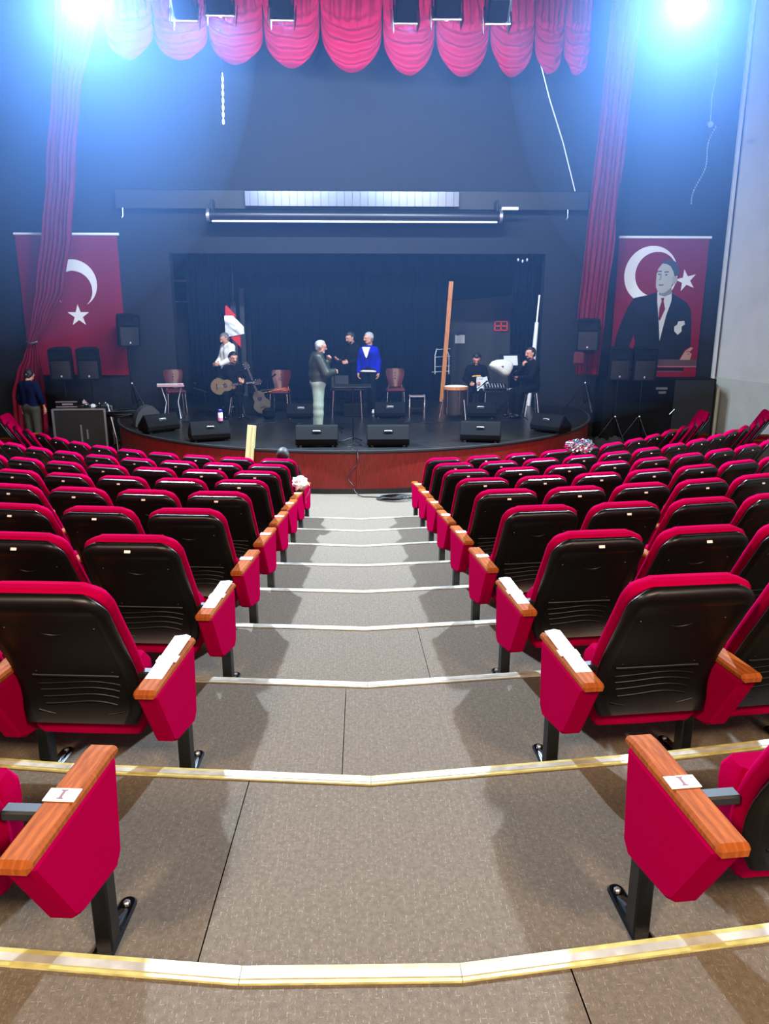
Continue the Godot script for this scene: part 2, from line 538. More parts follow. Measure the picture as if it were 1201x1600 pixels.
func build_floor() -> void:
	var root := Node3D.new(); root.name = "floor"; add_child(root)
	tag(root, "brown grey carpeted hall floor stepping down to the stage", "floor", "", "structure")
	var f := mb(); f.box(Vector3(0, FLOOR_Y - 0.06, -14.0), Vector3(24, 0.12, 16.0))
	part(root, "front_floor", f, M.carpet)
	var seams := {0: [0.034], 1: [-0.035], 2: [-0.009], 3: [0.03]}
	for k in 9:
		var y := -RISE * k
		var step := Node3D.new(); step.name = free_name(root, "step"); root.add_child(step)
		var lim := asin(minf(0.985, 11.3 / (step_r(k, 1.0) + 0.3)))
		var cuts := [-lim]
		cuts.append_array(seams.get(k, [])); cuts.append(lim)
		for ci in cuts.size() - 1:
			var p0: float = cuts[ci] + (0.00014 if ci > 0 else 0.0)
			var p1: float = cuts[ci + 1] - (0.00014 if ci < cuts.size() - 2 else 0.0)
			var m := mb()
			var ra := PackedVector3Array(); var rb := PackedVector3Array(); var rc := PackedVector3Array()
			var segs := 40
			for i in segs + 1:
				var phi := lerpf(p0, p1, float(i) / segs)
				var ri := step_r(k, phi)
				var ro := step_r(k - 1, phi) + 0.02 if k > 0 else 14.78 + 7.0
				ra.append(polar(ro, phi, y)); rb.append(polar(ri, phi, y)); rc.append(polar(ri, phi, y - RISE - 0.005))
			m.grid([ra, rb], false, HUB + Vector3(0, -50, 0))
			m.grid([rb, rc], false, HUB + Vector3(0, 0, 60))
			part(step, "carpet", m, M.carpet)
		# edge strips: pale yellow profiles with a white insert, straight pieces that meet at kinks
		var brk := [-0.62, -0.5, -0.39, -0.28, -0.185, -0.09, 0.0, 0.09, 0.185, 0.28, 0.39, 0.5, 0.62]
		if k == 0: brk = [-0.30, -0.20, -0.115, -0.024, 0.0145, 0.10, 0.185, 0.28]
		if k > 5: brk = [-0.95, -0.75, -0.55, -0.36, -0.17, 0.0, 0.17, 0.36, 0.55, 0.75, 0.95]
		for i in brk.size() - 1:
			var a0: float = brk[i]; var a1: float = brk[i + 1]
			strip_piece(step, "edge_strip", M.nosing_yellow if k < 2 else M.nosing_pale, k, a0, a1, y, -0.006, 0.050, 0.0, 0.0065, 0.030)
			strip_piece(step, "strip_insert", M.nosing_white, k, a0, a1, y, 0.010, 0.036, 0.0068, 0.0080, 0.0)

func strip_piece(parent: Node, called: String, mat: Material, k: int, a0: float, a1: float, y: float, r0: float, r1: float, y0: float, y1: float, lip: float) -> void:
	var m := mb()
	var e0 := step_r(k, a0); var e1 := step_r(k, a1)
	var gap := 0.0008
	var d := (polar(e1, a1, 0) - polar(e0, a0, 0)).normalized()
	var P := []
	for q in [[e0, a0, gap], [e1, a1, -gap]]:
		var dd: Vector3 = d * q[2]
		P.append([polar(q[0] + r0, q[1], y + y1) + dd, polar(q[0] + r1, q[1], y + y1) + dd, polar(q[0] + r1, q[1], y + y0) + dd, polar(q[0] + r0, q[1], y - lip if lip > 0 else y + y0) + dd])
	var c := Vector3.ZERO
	for e in P:
		for p in e: c += p / 8.0
	c.y = y + (y0 + y1) * 0.5
	for i in 4:
		var j := (i + 1) % 4
		m.face([P[0][i], P[0][j], P[1][j], P[1][i]], c)
	m.face(P[0], c); m.face(P[1], c)
	part(parent, called, m, mat)

# ------------------------------------------------------------------ stage
func build_stage() -> void:
	var t := thing("stage", "rounded black stage with a mahogany front panel", "stage", Vector3.ZERO)
	var o := PackedVector2Array()
	for i in 49:
		var a := -PI / 2 + PI * i / 48.0
		o.append(Vector2(STAGE_HUB.x + (STAGE_R + 0.03) * sin(a), STAGE_HUB.z + (STAGE_R + 0.03) * cos(a)))
	o.append(Vector2(STAGE_HUB.x + STAGE_R + 0.03, WALL_Z + 0.005)); o.append(Vector2(STAGE_HUB.x - STAGE_R - 0.03, WALL_Z + 0.005))
	var m := mb()
	# outline in (x, z), thickness along y
	m.prism(o, 0.05, Transform3D(Vector3(1, 0, 0), Vector3(0, 0, 1), Vector3(0, -1, 0), Vector3(0, STAGE_Y - 0.025, 0)), 0.006)
	part(t, "stage_floor", m, M.stage_floor)
	var n := 10
	for i in n:
		var rows := []
		for yy in [STAGE_Y - 0.05, FLOOR_Y + 0.07]:
			var row := PackedVector3Array()
			for j in 9:
				var a := -PI / 2 + PI * (i + (j + (0.012 if j == 0 else (-0.012 if j == 8 else 0.0))) / 8.0) / n
				row.append(STAGE_HUB + Vector3(STAGE_R * sin(a), yy, STAGE_R * cos(a)))
			rows.append(row)
		var p := mb(); p.grid(rows, false, STAGE_HUB)
		part(t, "front_panel", p, M.mahogany)
	var back := []; var sk := []; var ed := []
	for i in 65:
		var a := -PI / 2 + PI * i / 64.0
		var d := Vector3(sin(a), 0, cos(a))
		back.append(d); sk.append(STAGE_HUB + d * (STAGE_R + 0.006)); ed.append(STAGE_HUB + d * (STAGE_R + 0.036))
	var bm := mb(); bm.grid([ring_row(back, STAGE_R - 0.03, STAGE_Y - 0.05), ring_row(back, STAGE_R - 0.03, FLOOR_Y)], false, STAGE_HUB)
	part(t, "backing", bm, M.skirting)
	var s := mb(); s.grid([ring_row(back, STAGE_R + 0.008, FLOOR_Y + 0.085), ring_row(back, STAGE_R + 0.012, FLOOR_Y)], false, STAGE_HUB)
	s.grid([ring_row(back, STAGE_R - 0.02, FLOOR_Y + 0.085), ring_row(back, STAGE_R + 0.008, FLOOR_Y + 0.085)], false, STAGE_HUB + Vector3(0, -50, 0))
	part(t, "skirting", s, M.skirting)
	var e := mb()
	e.grid([ring_row(back, STAGE_R - 0.01, STAGE_Y + 0.004), ring_row(back, STAGE_R + 0.036, STAGE_Y + 0.004)], false, STAGE_HUB + Vector3(0, -50, 0))
	e.grid([ring_row(back, STAGE_R + 0.036, STAGE_Y + 0.004), ring_row(back, STAGE_R + 0.036, STAGE_Y - 0.022)], false, STAGE_HUB)
	part(t, "edge_trim", e, M.stage_edge)

	var inner := mb(); inner.box(Vector3(0.0, (STAGE_Y + FLOOR_Y) * 0.5, -19.395), Vector3(11.0, STAGE_Y - FLOOR_Y, 3.2))
	struct("floor_stage_house", inner, M.stage_floor, "black stage floor continuing behind the dark wall opening")

func ring_row(dirs: Array, r: float, y: float) -> PackedVector3Array:
	var row := PackedVector3Array()
	for d in dirs:
		row.append(Vector3(STAGE_HUB.x + d.x * r, y, STAGE_HUB.z + d.z * r))
	return row

# ------------------------------------------------------------------ theatre seats
# A seat stands with its origin on the floor under the top rear edge of its back; it faces -z.
const SPINE := [[0.36, 0.190], [0.42, 0.205], [0.49, 0.208], [0.57, 0.185], [0.69, 0.120], [0.805, 0.048], [0.92, -0.020], [0.995, -0.060]]

func spine(h: float) -> float:
	if h <= SPINE[0][0]: return SPINE[0][1]
	for i in SPINE.size() - 1:
		if h <= SPINE[i + 1][0]:
			var t: float = (h - SPINE[i][0]) / (SPINE[i + 1][0] - SPINE[i][0])
			var p: float = SPINE[maxi(0, i - 1)][1]; var q: float = SPINE[mini(SPINE.size() - 1, i + 2)][1]
			return cubic_interpolate(SPINE[i][1], SPINE[i + 1][1], p, q, t)
	return SPINE[-1][1] - (h - SPINE[-1][0]) * 0.5

func spine_at(x: float, h: float, out: float) -> Vector3:
	var e := 0.01
	var tz := (spine(h + e) - spine(h - e)) / (2.0 * e)
	var nn := Vector3(0, tz, 1).normalized()          # points to the rear
	return Vector3(x, h, -spine(h)) + nn * out

func back_slab(w0: float, top: float, bottom: float, corner: float, rear: float, front: float, recess: float, puff: float, fine: bool) -> Mb:
	var m := mb()
	var hs := []
	var k := 11 if fine else 6
	for i in k: hs.append(lerpf(bottom, top - corner, float(i) / k))
	var kc := 7 if fine else 5
	for i in kc + 1: hs.append(top - corner + corner * sin(PI * 0.5 * i / kc))
	var rows := []
	var ed := 0.016
	for i in hs.size():
		var h: float = hs[i]
		var w := w0
		var dh: float = h - (top - corner)
		if dh > 0.0: w = w0 - corner + sqrt(maxf(0.0, corner * corner - dh * dh))
		var low := clampf((h - bottom) / 0.05, 0.0, 1.0)
		w -= 0.02 * (1.0 - low)
		var last := i == hs.size() - 1
		var first := i == 0
		var sq := 0.35 if (last or first) else 1.0        # the slab thins at its top and bottom edges
		var mid := (rear + front) * 0.5
		var rr := mid + (rear - mid) * sq; var ff := mid + (front - mid) * sq
		if recess > 0.0:
			var roll := clampf((h - (top - 0.034)) / 0.034, 0.0, 1.0)      # the shell rolls over at its top
			rr = rear - 0.030 * (1.0 - sqrt(1.0 - roll * roll * 0.98)); ff = front
		ed = minf(0.016, (rr - ff) * 0.35)
		var in_panel := recess > 0.0 and h > bottom + 0.045 and h < top - 0.075
		var rc := rr - (recess if in_panel else 0.0)
		var fx := ff - puff * sin(PI * clampf((h - bottom) / (top - bottom), 0.02, 0.98)) * sq
		var prof := [[-w, rr - ed], [-w + ed, rr], [-w + 0.045, rr], [-w + 0.056, rc], [0.0, rc], [w - 0.056, rc], [w - 0.045, rr], [w - ed, rr], [w, rr - ed], [w, ff + ed * 1.5], [w - ed * 1.5, ff], [w * 0.5, lerpf(ff, fx, 0.8)], [0.0, fx], [-w * 0.5, lerpf(ff, fx, 0.8)], [-w + ed * 1.5, ff], [-w, ff + ed * 1.5]]
		var row := PackedVector3Array()
		for q in prof: row.append(spine_at(q[0], h, q[1]))
		rows.append(row)
	m.grid(rows, true)
	m.face(Array(rows[0]), rows[3][4]); m.face(Array(rows[-1]), rows[-4][4])
	return m

func plate_bar(y0: float, half: float, sag: float, r: float, wave := 0.0) -> Mb:
	var m := mb()
	var pts := []
	for i in 13:
		var u := -1.0 + i / 6.0
		pts.append(spine_at(u * half, y0 + sag * (u * u - 0.5) + wave * sin(u * PI), -0.006))
	m.tube(pts, r, 6)
	return m

func make_seat_meshes() -> void:
	S.plate = back_slab(0.244, 0.990, 0.37, 0.085, 0.006, -0.034, 0.011, 0.0, true).mesh()
	S.plate_far = back_slab(0.244, 0.990, 0.37, 0.085, 0.006, -0.034, 0.011, 0.0, false).mesh()
	S.cushion = back_slab(0.249, 0.995, 0.40, 0.095, -0.0345, -0.092, 0.0, 0.03, true).mesh()
	S.cushion_far = back_slab(0.249, 0.995, 0.40, 0.095, -0.0345, -0.092, 0.0, 0.03, false).mesh()
	# seat pan tipped up against the back
	var rows := []
	var n := 9
	for i in n + 1:
		var t := float(i) / n
		var zf := lerpf(0.300, 0.345, t)
		var h := lerpf(0.285, 0.60, t)
		var w := 0.232 - 0.025 * pow(absf(t * 2 - 1), 8)
		var th := 0.13 * (1.0 - 0.40 * pow(absf(t * 2 - 1), 6))
		var row := PackedVector3Array()
		for q in [[-1, 0.3], [-0.93, 0.5], [0, 0.56], [0.93, 0.5], [1, 0.3], [1, -0.3], [0.93, -0.5], [0, -0.54], [-0.93, -0.5], [-1, -0.3]]:
			row.append(Vector3(q[0] * w, h, -zf + q[1] * th))
		rows.append(row)
	var s := mb(); s.grid(rows, true); s.face(Array(rows[0]), rows[2][2]); s.face(Array(rows[-1]), rows[2][2])
	S.seat = s.mesh()
	var p := mb(); p.prism(V2([0.005, 0.59, 0.495, 0.575, 0.47, 0.28, 0.43, 0.245, 0.21, 0.29, 0.165, 0.315]), 0.076, SIDE, 0.010)
	S.panel = p.mesh()
	var a := mb(); a.prism(V2([-0.010, 0.592, 0.505, 0.576, 0.512, 0.594, 0.498, 0.606, 0.46, 0.612, 0.004, 0.622, -0.012, 0.610]), 0.084, SIDE, 0.009)
	S.armrest = a.mesh()
	var q := mb(); q.box(Vector3(0, 0.155, -0.40), Vector3(0.052, 0.31, 0.062), 0.005)
	S.post = q.mesh()
	var f := mb()
	var o := PackedVector2Array()
	for i in 9:
		var t := PI * i / 8.0
		o.append(Vector2(0.028 * cos(t), 0.155 + 0.028 * sin(t)))
	for i in 9:
		var t := PI + PI * i / 8.0
		o.append(Vector2(0.034 * cos(t), -0.05 + 0.03 * sin(t)))
	f.prism(o, 0.016, Transform3D(Vector3(1, 0, 0), Vector3(0, 0, -1), Vector3(0, 1, 0), Vector3(0, 0.0085, -0.40)), 0.006)
	f.prism(V2([0.02, 0.012, 0.125, 0.018, 0.06, 0.045, 0.02, 0.085]), 0.030, Transform3D(SIDE.basis, Vector3(0, 0, -0.40)), 0.006)
	S.foot = f.mesh()
	var b := mb(); b.lathe([Vector2(0.0, 0.026), Vector2(0.008, 0.025), Vector2(0.011, 0.021), Vector2(0.011, 0.014)], 8, at(0, 0, -0.548))
	S.bolt = b.mesh()
	var g := mb(); g.box(Vector3(0, 0.565, -0.245), Vector3(0.14, 0.030, 0.045), 0.006)
	S.bracket = g.mesh()
	S.ledge = plate_bar(0.575, 0.172, 0.0, 0.0085).mesh()
	var ribs := mb()
	for i in 4: ribs.add(plate_bar(0.537 - 0.030 * i, 0.166 - 0.007 * i, -0.012, 0.0055, 0.004))
	ribs.add(plate_bar(0.405, 0.175, 0.022, 0.006))
	S.ribs = ribs.mesh()
	var gr := mb(); var pts := []
	for i in 11:
		var u := -1.0 + i / 5.0
		pts.append(spine_at(u * 0.056, 0.815 + 0.020 * (u * u) - 0.010, -0.006))
	gr.tube(pts, [0.0005, 0.0022, 0.0038, 0.0048, 0.0055, 0.006, 0.0055, 0.0048, 0.0038, 0.0022, 0.0005], 6)
	S.grip = gr.mesh()
	var sc := mb(); sc.lathe([Vector2(0.0, 0.003), Vector2(0.0042, 0.0025), Vector2(0.0055, 0.0)], 8, Transform3D(Basis(Vector3.RIGHT, PI / 2 - 0.43), Vector3.ZERO))
	S.screw = sc.mesh()
	var tg := mb(); tg.box(spine_at(0, 0.968, 0.004), Vector3(0.030, 0.022, 0.003), 0.0006, Basis(Vector3.RIGHT, -0.43))
	S.tag = tg.mesh()
	var al := mb(); al.box(Vector3(0, 0.6195, -0.265), Vector3(0.082, 0.0025, 0.052), 0.0006, Basis(Vector3.RIGHT, 0.02))
	S.row_tag = al.mesh()
	var pp := mb(); pp.prism(V2([-0.032, 0.0, 0.032, 0.0, 0.034, 0.40, 0.012, 0.415, -0.034, 0.40]), 0.0016, Transform3D(Vector3(1, 0, 0), Vector3(0, 0.022, -1).normalized(), Vector3(0, 1, 0.022).normalized(), Vector3(0, 0.6185, -0.065)))
	S.sheet = pp.mesh()
	for row in "ABCDEFGHI":
		var tm := TextMesh.new()
		tm.text = row
		var fo := SystemFont.new(); fo.font_names = PackedStringArray(["Droid Serif"]); fo.font_weight = 700
		tm.font = fo; tm.font_size = 32; tm.pixel_size = 0.0015; tm.depth = 0.0012
		S["letter_" + row] = tm

const ORD := ["first", "second", "third", "fourth", "fifth", "sixth", "seventh", "eighth", "ninth", "tenth", "eleventh", "twelfth", "thirteenth", "fourteenth", "fifteenth", "sixteenth"]

# the rear rows leave a little more room beside the aisle arm
const WIDEN := [0.0, 0.0, 0.0, 0.0, 0.01, 0.02, 0.05, 0.055, 0.13]

func seat_spot(row: int, j: int, side: float) -> Transform3D:
	var r := 6.58 + 1.056 * row
	var phi := asin((1.105 + WIDEN[row]) / r) + j * 0.57 / r
	var lim := deg_to_rad(48.0)
	var rr := r
	if phi > lim: rr += (phi - lim) * 0.75          # the front rows open out towards the side walls
	var y := FLOOR_Y + RISE * row
	var p := polar(rr, phi * side, y)
	return Transform3D(Basis(Vector3.UP, (phi + maxf(0.0, phi - lim) * 0.42) * side), p)

func build_seating() -> void:
	make_seat_meshes()
	var right := [14, 15, 10, 8, 6, 5, 4, 3, 2]
	var left := [14, 11, 9, 7, 6, 5, 4, 3, 2]
	for row in 9:
		for sd in [-1.0, 1.0]:
			var cnt: int = left[row] if sd < 0 else right[row]
			for j in cnt:
				seat(row, j, sd, j == cnt - 1)

func seat(row: int, j: int, sd: float, last: bool) -> void:
	var xf := seat_spot(row, j, sd)
	var rname: String = "front row" if row == 0 else ("rearmost row" if row == 8 else ORD[row] + " row from stage")
	var label := "magenta theatre seat %s from the aisle, %s, %s side" % [ORD[j], rname, "crescent flag" if sd < 0 else "portrait banner"]
	var t := thing("theatre_seat", label, "seat", xf.origin, 0.0, "rows of magenta theatre seats")
	t.basis = xf.basis
	var fine := row >= 4
	part(t, "back_shell", S.plate if fine else S.plate_far, M.shell, Transform3D.IDENTITY, "black plastic back shell")
	part(t, "back_cushion", S.cushion if fine else S.cushion_far, M.fabric)
	part(t, "seat_cushion", S.seat, M.fabric)
	var widen: float = WIDEN[row] * sd
	var inner := -0.285 * sd - widen
	var sides := [inner]
	if last: sides.append(0.285 * sd)
	if j > 0: sides[0] = -0.285 * sd
	for i in sides.size():
		var x: float = sides[i]
		part(t, "side_panel", S.panel, M.fabric, at(x, 0, 0))
		part(t, "armrest", S.armrest, M.armwood, at(x, 0, 0), "varnished wooden armrest")
		part(t, "post", S.post, M.post, at(x, 0, 0))
		if row >= 3:
			part(t, "foot", S.foot, M.foot, at(x, 0, 0))
			if fine and (j == 0 or row > 5): part(t, "bolt", S.bolt, M.steel, at(x, 0, 0))
	if fine:
		part(t, "ledge", S.ledge, M.shell)
		part(t, "vent_ribs", S.ribs, M.shell)
		part(t, "grip", S.grip, M.shell)
		for q in [[-0.165, 0.845], [0.165, 0.845], [-0.15, 0.60], [0.15, 0.60], [-0.14, 0.385], [0.14, 0.385]]:
			part(t, "screw", S.screw, M.dull_steel, Transform3D(Basis.IDENTITY, spine_at(q[0], q[1], -0.008)))
		part(t, "arm_bracket", S.bracket, M.grey_arm, at(sides[0] + 0.09 * sd, 0, 0))
	if row < 8 and not (row >= 5 and j == 0 and row != 6) and hash(row * 31 + j * 7 + int(sd)) % 5 != 0:
		part(t, "number_tag", S.tag, M.tag_white, Transform3D.IDENTITY, "small white seat number tag")
	if j == 0:
		part(t, "row_tag", S.row_tag, M.tag_white, at(inner, 0, 0.02 if row == 8 else 0.0), "white row tag on the armrest")
		if row >= 4:
			var lt := "ABCDEFGHI"[row]
			part(t, "row_letter", S["letter_" + lt], M.ink, Transform3D(Basis(Vector3(1, 0, 0), Vector3(0, 0.02, -1), Vector3(0, 1, 0.02)) * Basis(Vector3.BACK, PI / 2 * 0.0), Vector3(inner, 0.6212, -0.265 + (0.02 if row == 8 else 0.0))), "red row letter")
		if row == 7 or row == 6:
			part(t, "paper_sheet", S.sheet, M.paper, at(inner, 0.0, 0), "white paper lying along the armrest")

# ------------------------------------------------------------------ added haze that stands in for lens glare
func build_glare_haze() -> void:
	for q in [[Vector3(0.4, 5.6, -13.3), Vector3(22.0, 12.4, 8.8), 0.0055, "thin added blue haze for lens glare in front of the whole dark wall"],
			[Vector3(-5.9, 6.2, -13.1), Vector3(8.8, 10.4, 7.8), 0.0145, "denser added blue haze for lens glare below the floodlight, crescent flag side"],
			[Vector3(6.7, 6.2, -13.1), Vector3(8.8, 10.4, 7.8), 0.0145, "denser added blue haze for lens glare below the floodlight, portrait banner side"]]:
		var f := FogVolume.new()
		f.name = free_name(self, "glare_haze")
		f.shape = RenderingServer.FOG_VOLUME_SHAPE_ELLIPSOID
		f.size = q[1]
		f.position = q[0]
		var fm := FogMaterial.new()
		fm.density = q[2]
		fm.albedo = Color(0.50, 0.70, 1.0)  # bluish tint of the glare, set as the colour of the added haze
		f.material = fm
		add_child(f)
		tag(f, q[3], "haze", "", "stuff")

# ------------------------------------------------------------------ lamps, beam, screen
func build_rigging() -> void:
	# floodlights on the lighting bar that face the seats
	flood(Vector3(-3.75, 5.80, -12.0), Vector3(0.3, -0.6, -2.5), "white floodlight on the lighting bar above the crescent flag side")
	flood(Vector3(4.62, 5.86, -12.0), Vector3(-0.3, -0.6, -2.5), "white floodlight on the lighting bar above the portrait banner side")
	# the bar itself and the lanterns that light the stage
	var bar := mb(); bar.tube([Vector3(-6.2, 6.25, -12.05), Vector3(6.4, 6.25, -12.05)], 0.025, 10)
	solo("lighting_bar", bar, M.metal_black, "black steel pipe carrying the stage lanterns", "pipe")
	var spots := [[-2.36, 5.40, 0.36, "box", "first"], [-1.88, 5.48, 0.40, "flat", "second"], [-1.04, 5.42, 0.33, "box", "third"], [0.66, 5.40, 0.34, "box", "fourth"], [1.23, 5.47, 0.42, "flat", "fifth"], [1.93, 5.41, 0.36, "box", "sixth"]]
	for s in spots:
		lantern(Vector3(s[0], s[1], -12.0), s[2], s[3] == "flat", "%s black stage lantern along the bar counted from the crescent flag" % s[4])
	# long dark beam with a shiny metal duct in front of the wall
	var t := thing("ceiling_beam", "long black beam with a shiny metal duct across the dark wall", "beam", Vector3(0, 3.87, -17.66))
	var b := mb(); b.box(Vector3(-0.08, 0.0, -0.02), Vector3(10.1, 0.38, 0.22), 0.01)
	part(t, "beam", b, M.beam)
	var du := mb(); du.box(Vector3(-0.12, 0.01, 0.15), Vector3(4.55, 0.31, 0.10), 0.008)
	part(t, "duct", du, M.duct, Transform3D.IDENTITY, "shiny sheet metal duct")
	for i in 27:
		var rb := mb(); rb.box(Vector3(-2.28 + i * 0.166, 0.01, 0.203), Vector3(0.014, 0.30, 0.008), 0.003)
		part(t, "duct_rib", rb, M.duct)
	for h in [[-4.98, 0.24], [4.52, 0.22], [3.05, -0.12]]:
		var hk := mb(); hk.tube([Vector3(h[0], -0.18, 0.12), Vector3(h[0], -0.34, 0.14), Vector3(h[0] - 0.03, -0.38, 0.14)], 0.012, 6)
		part(t, "hook", hk, M.alu)
	# roller screen
	var sc := thing("projection_screen", "rolled-up projection screen in a long dark tube above the stage opening", "screen", Vector3(-0.06, 3.5, -17.30))
	var rl := mb(); rl.tube([Vector3(-3.05, 0.02, 0), Vector3(3.05, 0.02, 0)], 0.115, 18)
	part(sc, "roller", rl, M.roller)
	var wb := mb(); wb.tube([Vector3(-3.0, -0.10, 0.07), Vector3(3.0, -0.10, 0.07)], 0.022, 8)
	part(sc, "weight_bar", wb, M.white_bar, Transform3D.IDENTITY, "white weight bar")
	for s in [-1.0, 1.0]:
		var ec := mb(); ec.lathe([Vector2(0.0, 0.0), Vector2(0.13, 0.0), Vector2(0.14, 0.02), Vector2(0.14, 0.06), Vector2(0.0, 0.065)], 18, Transform3D(Basis(Vector3.BACK, -s * PI / 2), Vector3(s * 3.05, 0.02, 0)))
		part(sc, "end_cap", ec, M.alu)
		var br := mb(); br.box(Vector3(s * 3.0, 0.2, -0.12), Vector3(0.05, 0.28, 0.32), 0.006)
		part(sc, "bracket", br, M.metal_black)
	var bk := mb(); bk.box(Vector3(3.28, 0.18, 0.0), Vector3(0.36, 0.06, 0.05), 0.01)
	part(sc, "motor_arm", bk, M.white_bar)
	# hanging chain, cords
	var ch := thing("hanging_chain", "white link chain hanging below the red swags", "chain", Vector3(-2.61, 5.10, -16.5))
	for i in 14:
		var lk := mb(); var pts := []
		for j in 9:
			var a := TAU * j / 8.0
			pts.append(Vector3(0.018 * cos(a), 0.05 * sin(a), 0) if i % 2 == 0 else Vector3(0, 0.05 * sin(a), 0.018 * cos(a)))
		lk.tube(pts, 0.009, 5, false)
		part(ch, "link", lk, M.white_bar, at(0.002 * i, 0.05 + 0.062 * i, 0))
	var ct := mb(); ct.tube([Vector3(-2.585, 5.98, -16.5), Vector3(-2.58, 7.6, -16.5)], 0.006, 5)
	solo("chain_cord", ct, M.cable, "thin dark cord holding the white chain", "cord")
	var c1 := mb(); c1.tube([Vector3(3.60, 6.3, -16.75), Vector3(3.85, 5.7, -16.9), Vector3(4.25, 4.95, -17.2), Vector3(4.64, 4.06, -17.5)], 0.012, 6)
	solo("slack_cord", c1, M.white_bar, "pale slanting cord from the swags to the black beam", "cord")
	var pu := thing("pulley", "small steel pulley on a wire above the portrait banner", "pulley", Vector3(7.0, 5.15, -16.5))
	var w1 := mb(); w1.tube([Vector3(0, 0.05, 0), Vector3(-0.02, 0.5, 0), Vector3(0.02, 0.9, 0), Vector3(-0.02, 4.3, 0)], 0.008, 5)
	part(pu, "wire", w1, M.alu)
	var wh := mb(); wh.lathe([Vector2(0.0, -0.02), Vector2(0.055, -0.02), Vector2(0.045, 0.0), Vector2(0.055, 0.02), Vector2(0.0, 0.02)], 14, Transform3D(Basis(Vector3.RIGHT, PI / 2), Vector3(0, 0.02, 0)))
	part(pu, "wheel", wh, M.alu)
	var pb := mb(); pb.tube([Vector3(-0.40, -0.02, -0.02), Vector3(0.42, 0.0, -0.02)], 0.010, 6)
	part(pu, "cross_bar", pb, M.metal_black)
	var mc := thing("loop_chain", "thin chain looping down the dark wall above the portrait banner", "chain", Vector3(7.12, 5.13, -16.52))
	for i in 30:
		var u := i / 29.0
		var lk := mb(); lk.ball(Vector3(-0.32 * u - 0.05 * sin(u * 9.0), -1.42 * u, 0.0), Vector3(0.016, 0.026, 0.012), 6, 4)
		part(mc, "link", lk, M.steel)

func flood(p: Vector3, aim: Vector3, label: String) -> void:
	var t := thing("floodlight", label, "lamp", p, 0.0)
	var d := (aim - p).normalized()
	var b := Basis.looking_at(d, Vector3.UP)
	var h := mb(); h.box(Vector3(0, 0, 0.10), Vector3(0.46, 0.32, 0.18), 0.02)
	part(t, "housing", h, M.metal_black, Transform3D(b, Vector3.ZERO))
	var g := mb(); g.box(Vector3(0, 0, 0.004), Vector3(0.40, 0.26, 0.010), 0.003)
	part(t, "lens", g, lamp_glow(Color(0.82, 0.92, 1.0), 12.0), Transform3D(b, Vector3.ZERO), "glowing white lens")
	for s in [-1.0, 1.0]:
		var y := mb(); y.tube([Vector3(s * 0.25, 0.0, 0.1), Vector3(s * 0.25, 0.3, 0.1), Vector3(0, 0.36, 0.1)], 0.012, 6)
		part(t, "yoke", y, M.metal_black, Transform3D(Basis(Vector3.UP, b.get_euler().y), Vector3.ZERO))
	var l := SpotLight3D.new()
	l.name = "light"
	l.transform = Transform3D(b, d * 0.06)
	l.light_color = Color(0.80, 0.90, 1.0); l.light_energy = FLOOD_ENERGY
	l.spot_range = 40.0; l.spot_angle = 72.0; l.spot_attenuation = 2.0; l.spot_angle_attenuation = 0.6
	l.light_size = 0.14; l.shadow_enabled = true
	t.add_child(l)

func lantern(p: Vector3, w: float, flat: bool, label: String) -> void:
	var t := thing("stage_lantern", label, "lamp", p, 0.0, "stage lanterns on the lighting bar")
	var aim := Vector3(p.x * 1.1, 1.6, -17.2)
	var d := (aim - p).normalized()
	var b := Basis.looking_at(d, Vector3.UP)
	var hh := 0.26 if flat else 0.34
	var c := Vector3(0, hh * 0.5 + 0.03, 0)
	var h := mb()
	h.box(Vector3(0, 0, 0.14), Vector3(w * 0.86, hh, 0.36), 0.03)
	part(t, "housing", h, M.metal_black, Transform3D(b, c))
	var fr := mb(); fr.box(Vector3(0, 0, -0.05), Vector3(w, hh * 1.04, 0.03), 0.01)
	part(t, "colour_frame", fr, M.alu, Transform3D(b, c))
	var g := mb(); g.lathe([Vector2(0.0, -0.02), Vector2(0.09, -0.016), Vector2(0.11, 0.0)], 18, Transform3D(Basis(Vector3.RIGHT, -PI / 2), Vector3(0, 0, -0.078)) * Transform3D(Basis(Vector3.RIGHT, PI), Vector3.ZERO))
	part(t, "lens", g, lamp_glow(Color(0.9, 0.95, 1.0), 6.0), Transform3D(b, c), "glowing round lens")
	for s in [-1.0, 1.0]:
		var bd := mb(); bd.box(Vector3(s * (w * 0.5 + 0.01), 0, -0.13), Vector3(0.008, hh * 0.9, 0.15), 0.0, Basis(Vector3.UP, s * 0.25))
		part(t, "barn_door", bd, M.metal_black if s > 0 else M.alu, Transform3D(b, c))
		var y := mb(); y.tube([c + Vector3(s * w * 0.5, 0, 0.05), c + Vector3(s * w * 0.5, 0.26, 0.05), c + Vector3(0, 0.5, -0.02)], 0.012, 6)
		part(t, "yoke", y, M.metal_black)
	var l := SpotLight3D.new()
	l.name = "light"
	l.transform = Transform3D(b, c + d * 0.14)
	l.light_color = Color(0.86, 0.93, 1.0); l.light_energy = LANTERN_ENERGY
	l.spot_range = 40.0; l.spot_angle = 72.0; l.spot_attenuation = 2.0; l.spot_angle_attenuation = 0.5
	l.light_size = 0.10; l.shadow_enabled = true
	t.add_child(l)

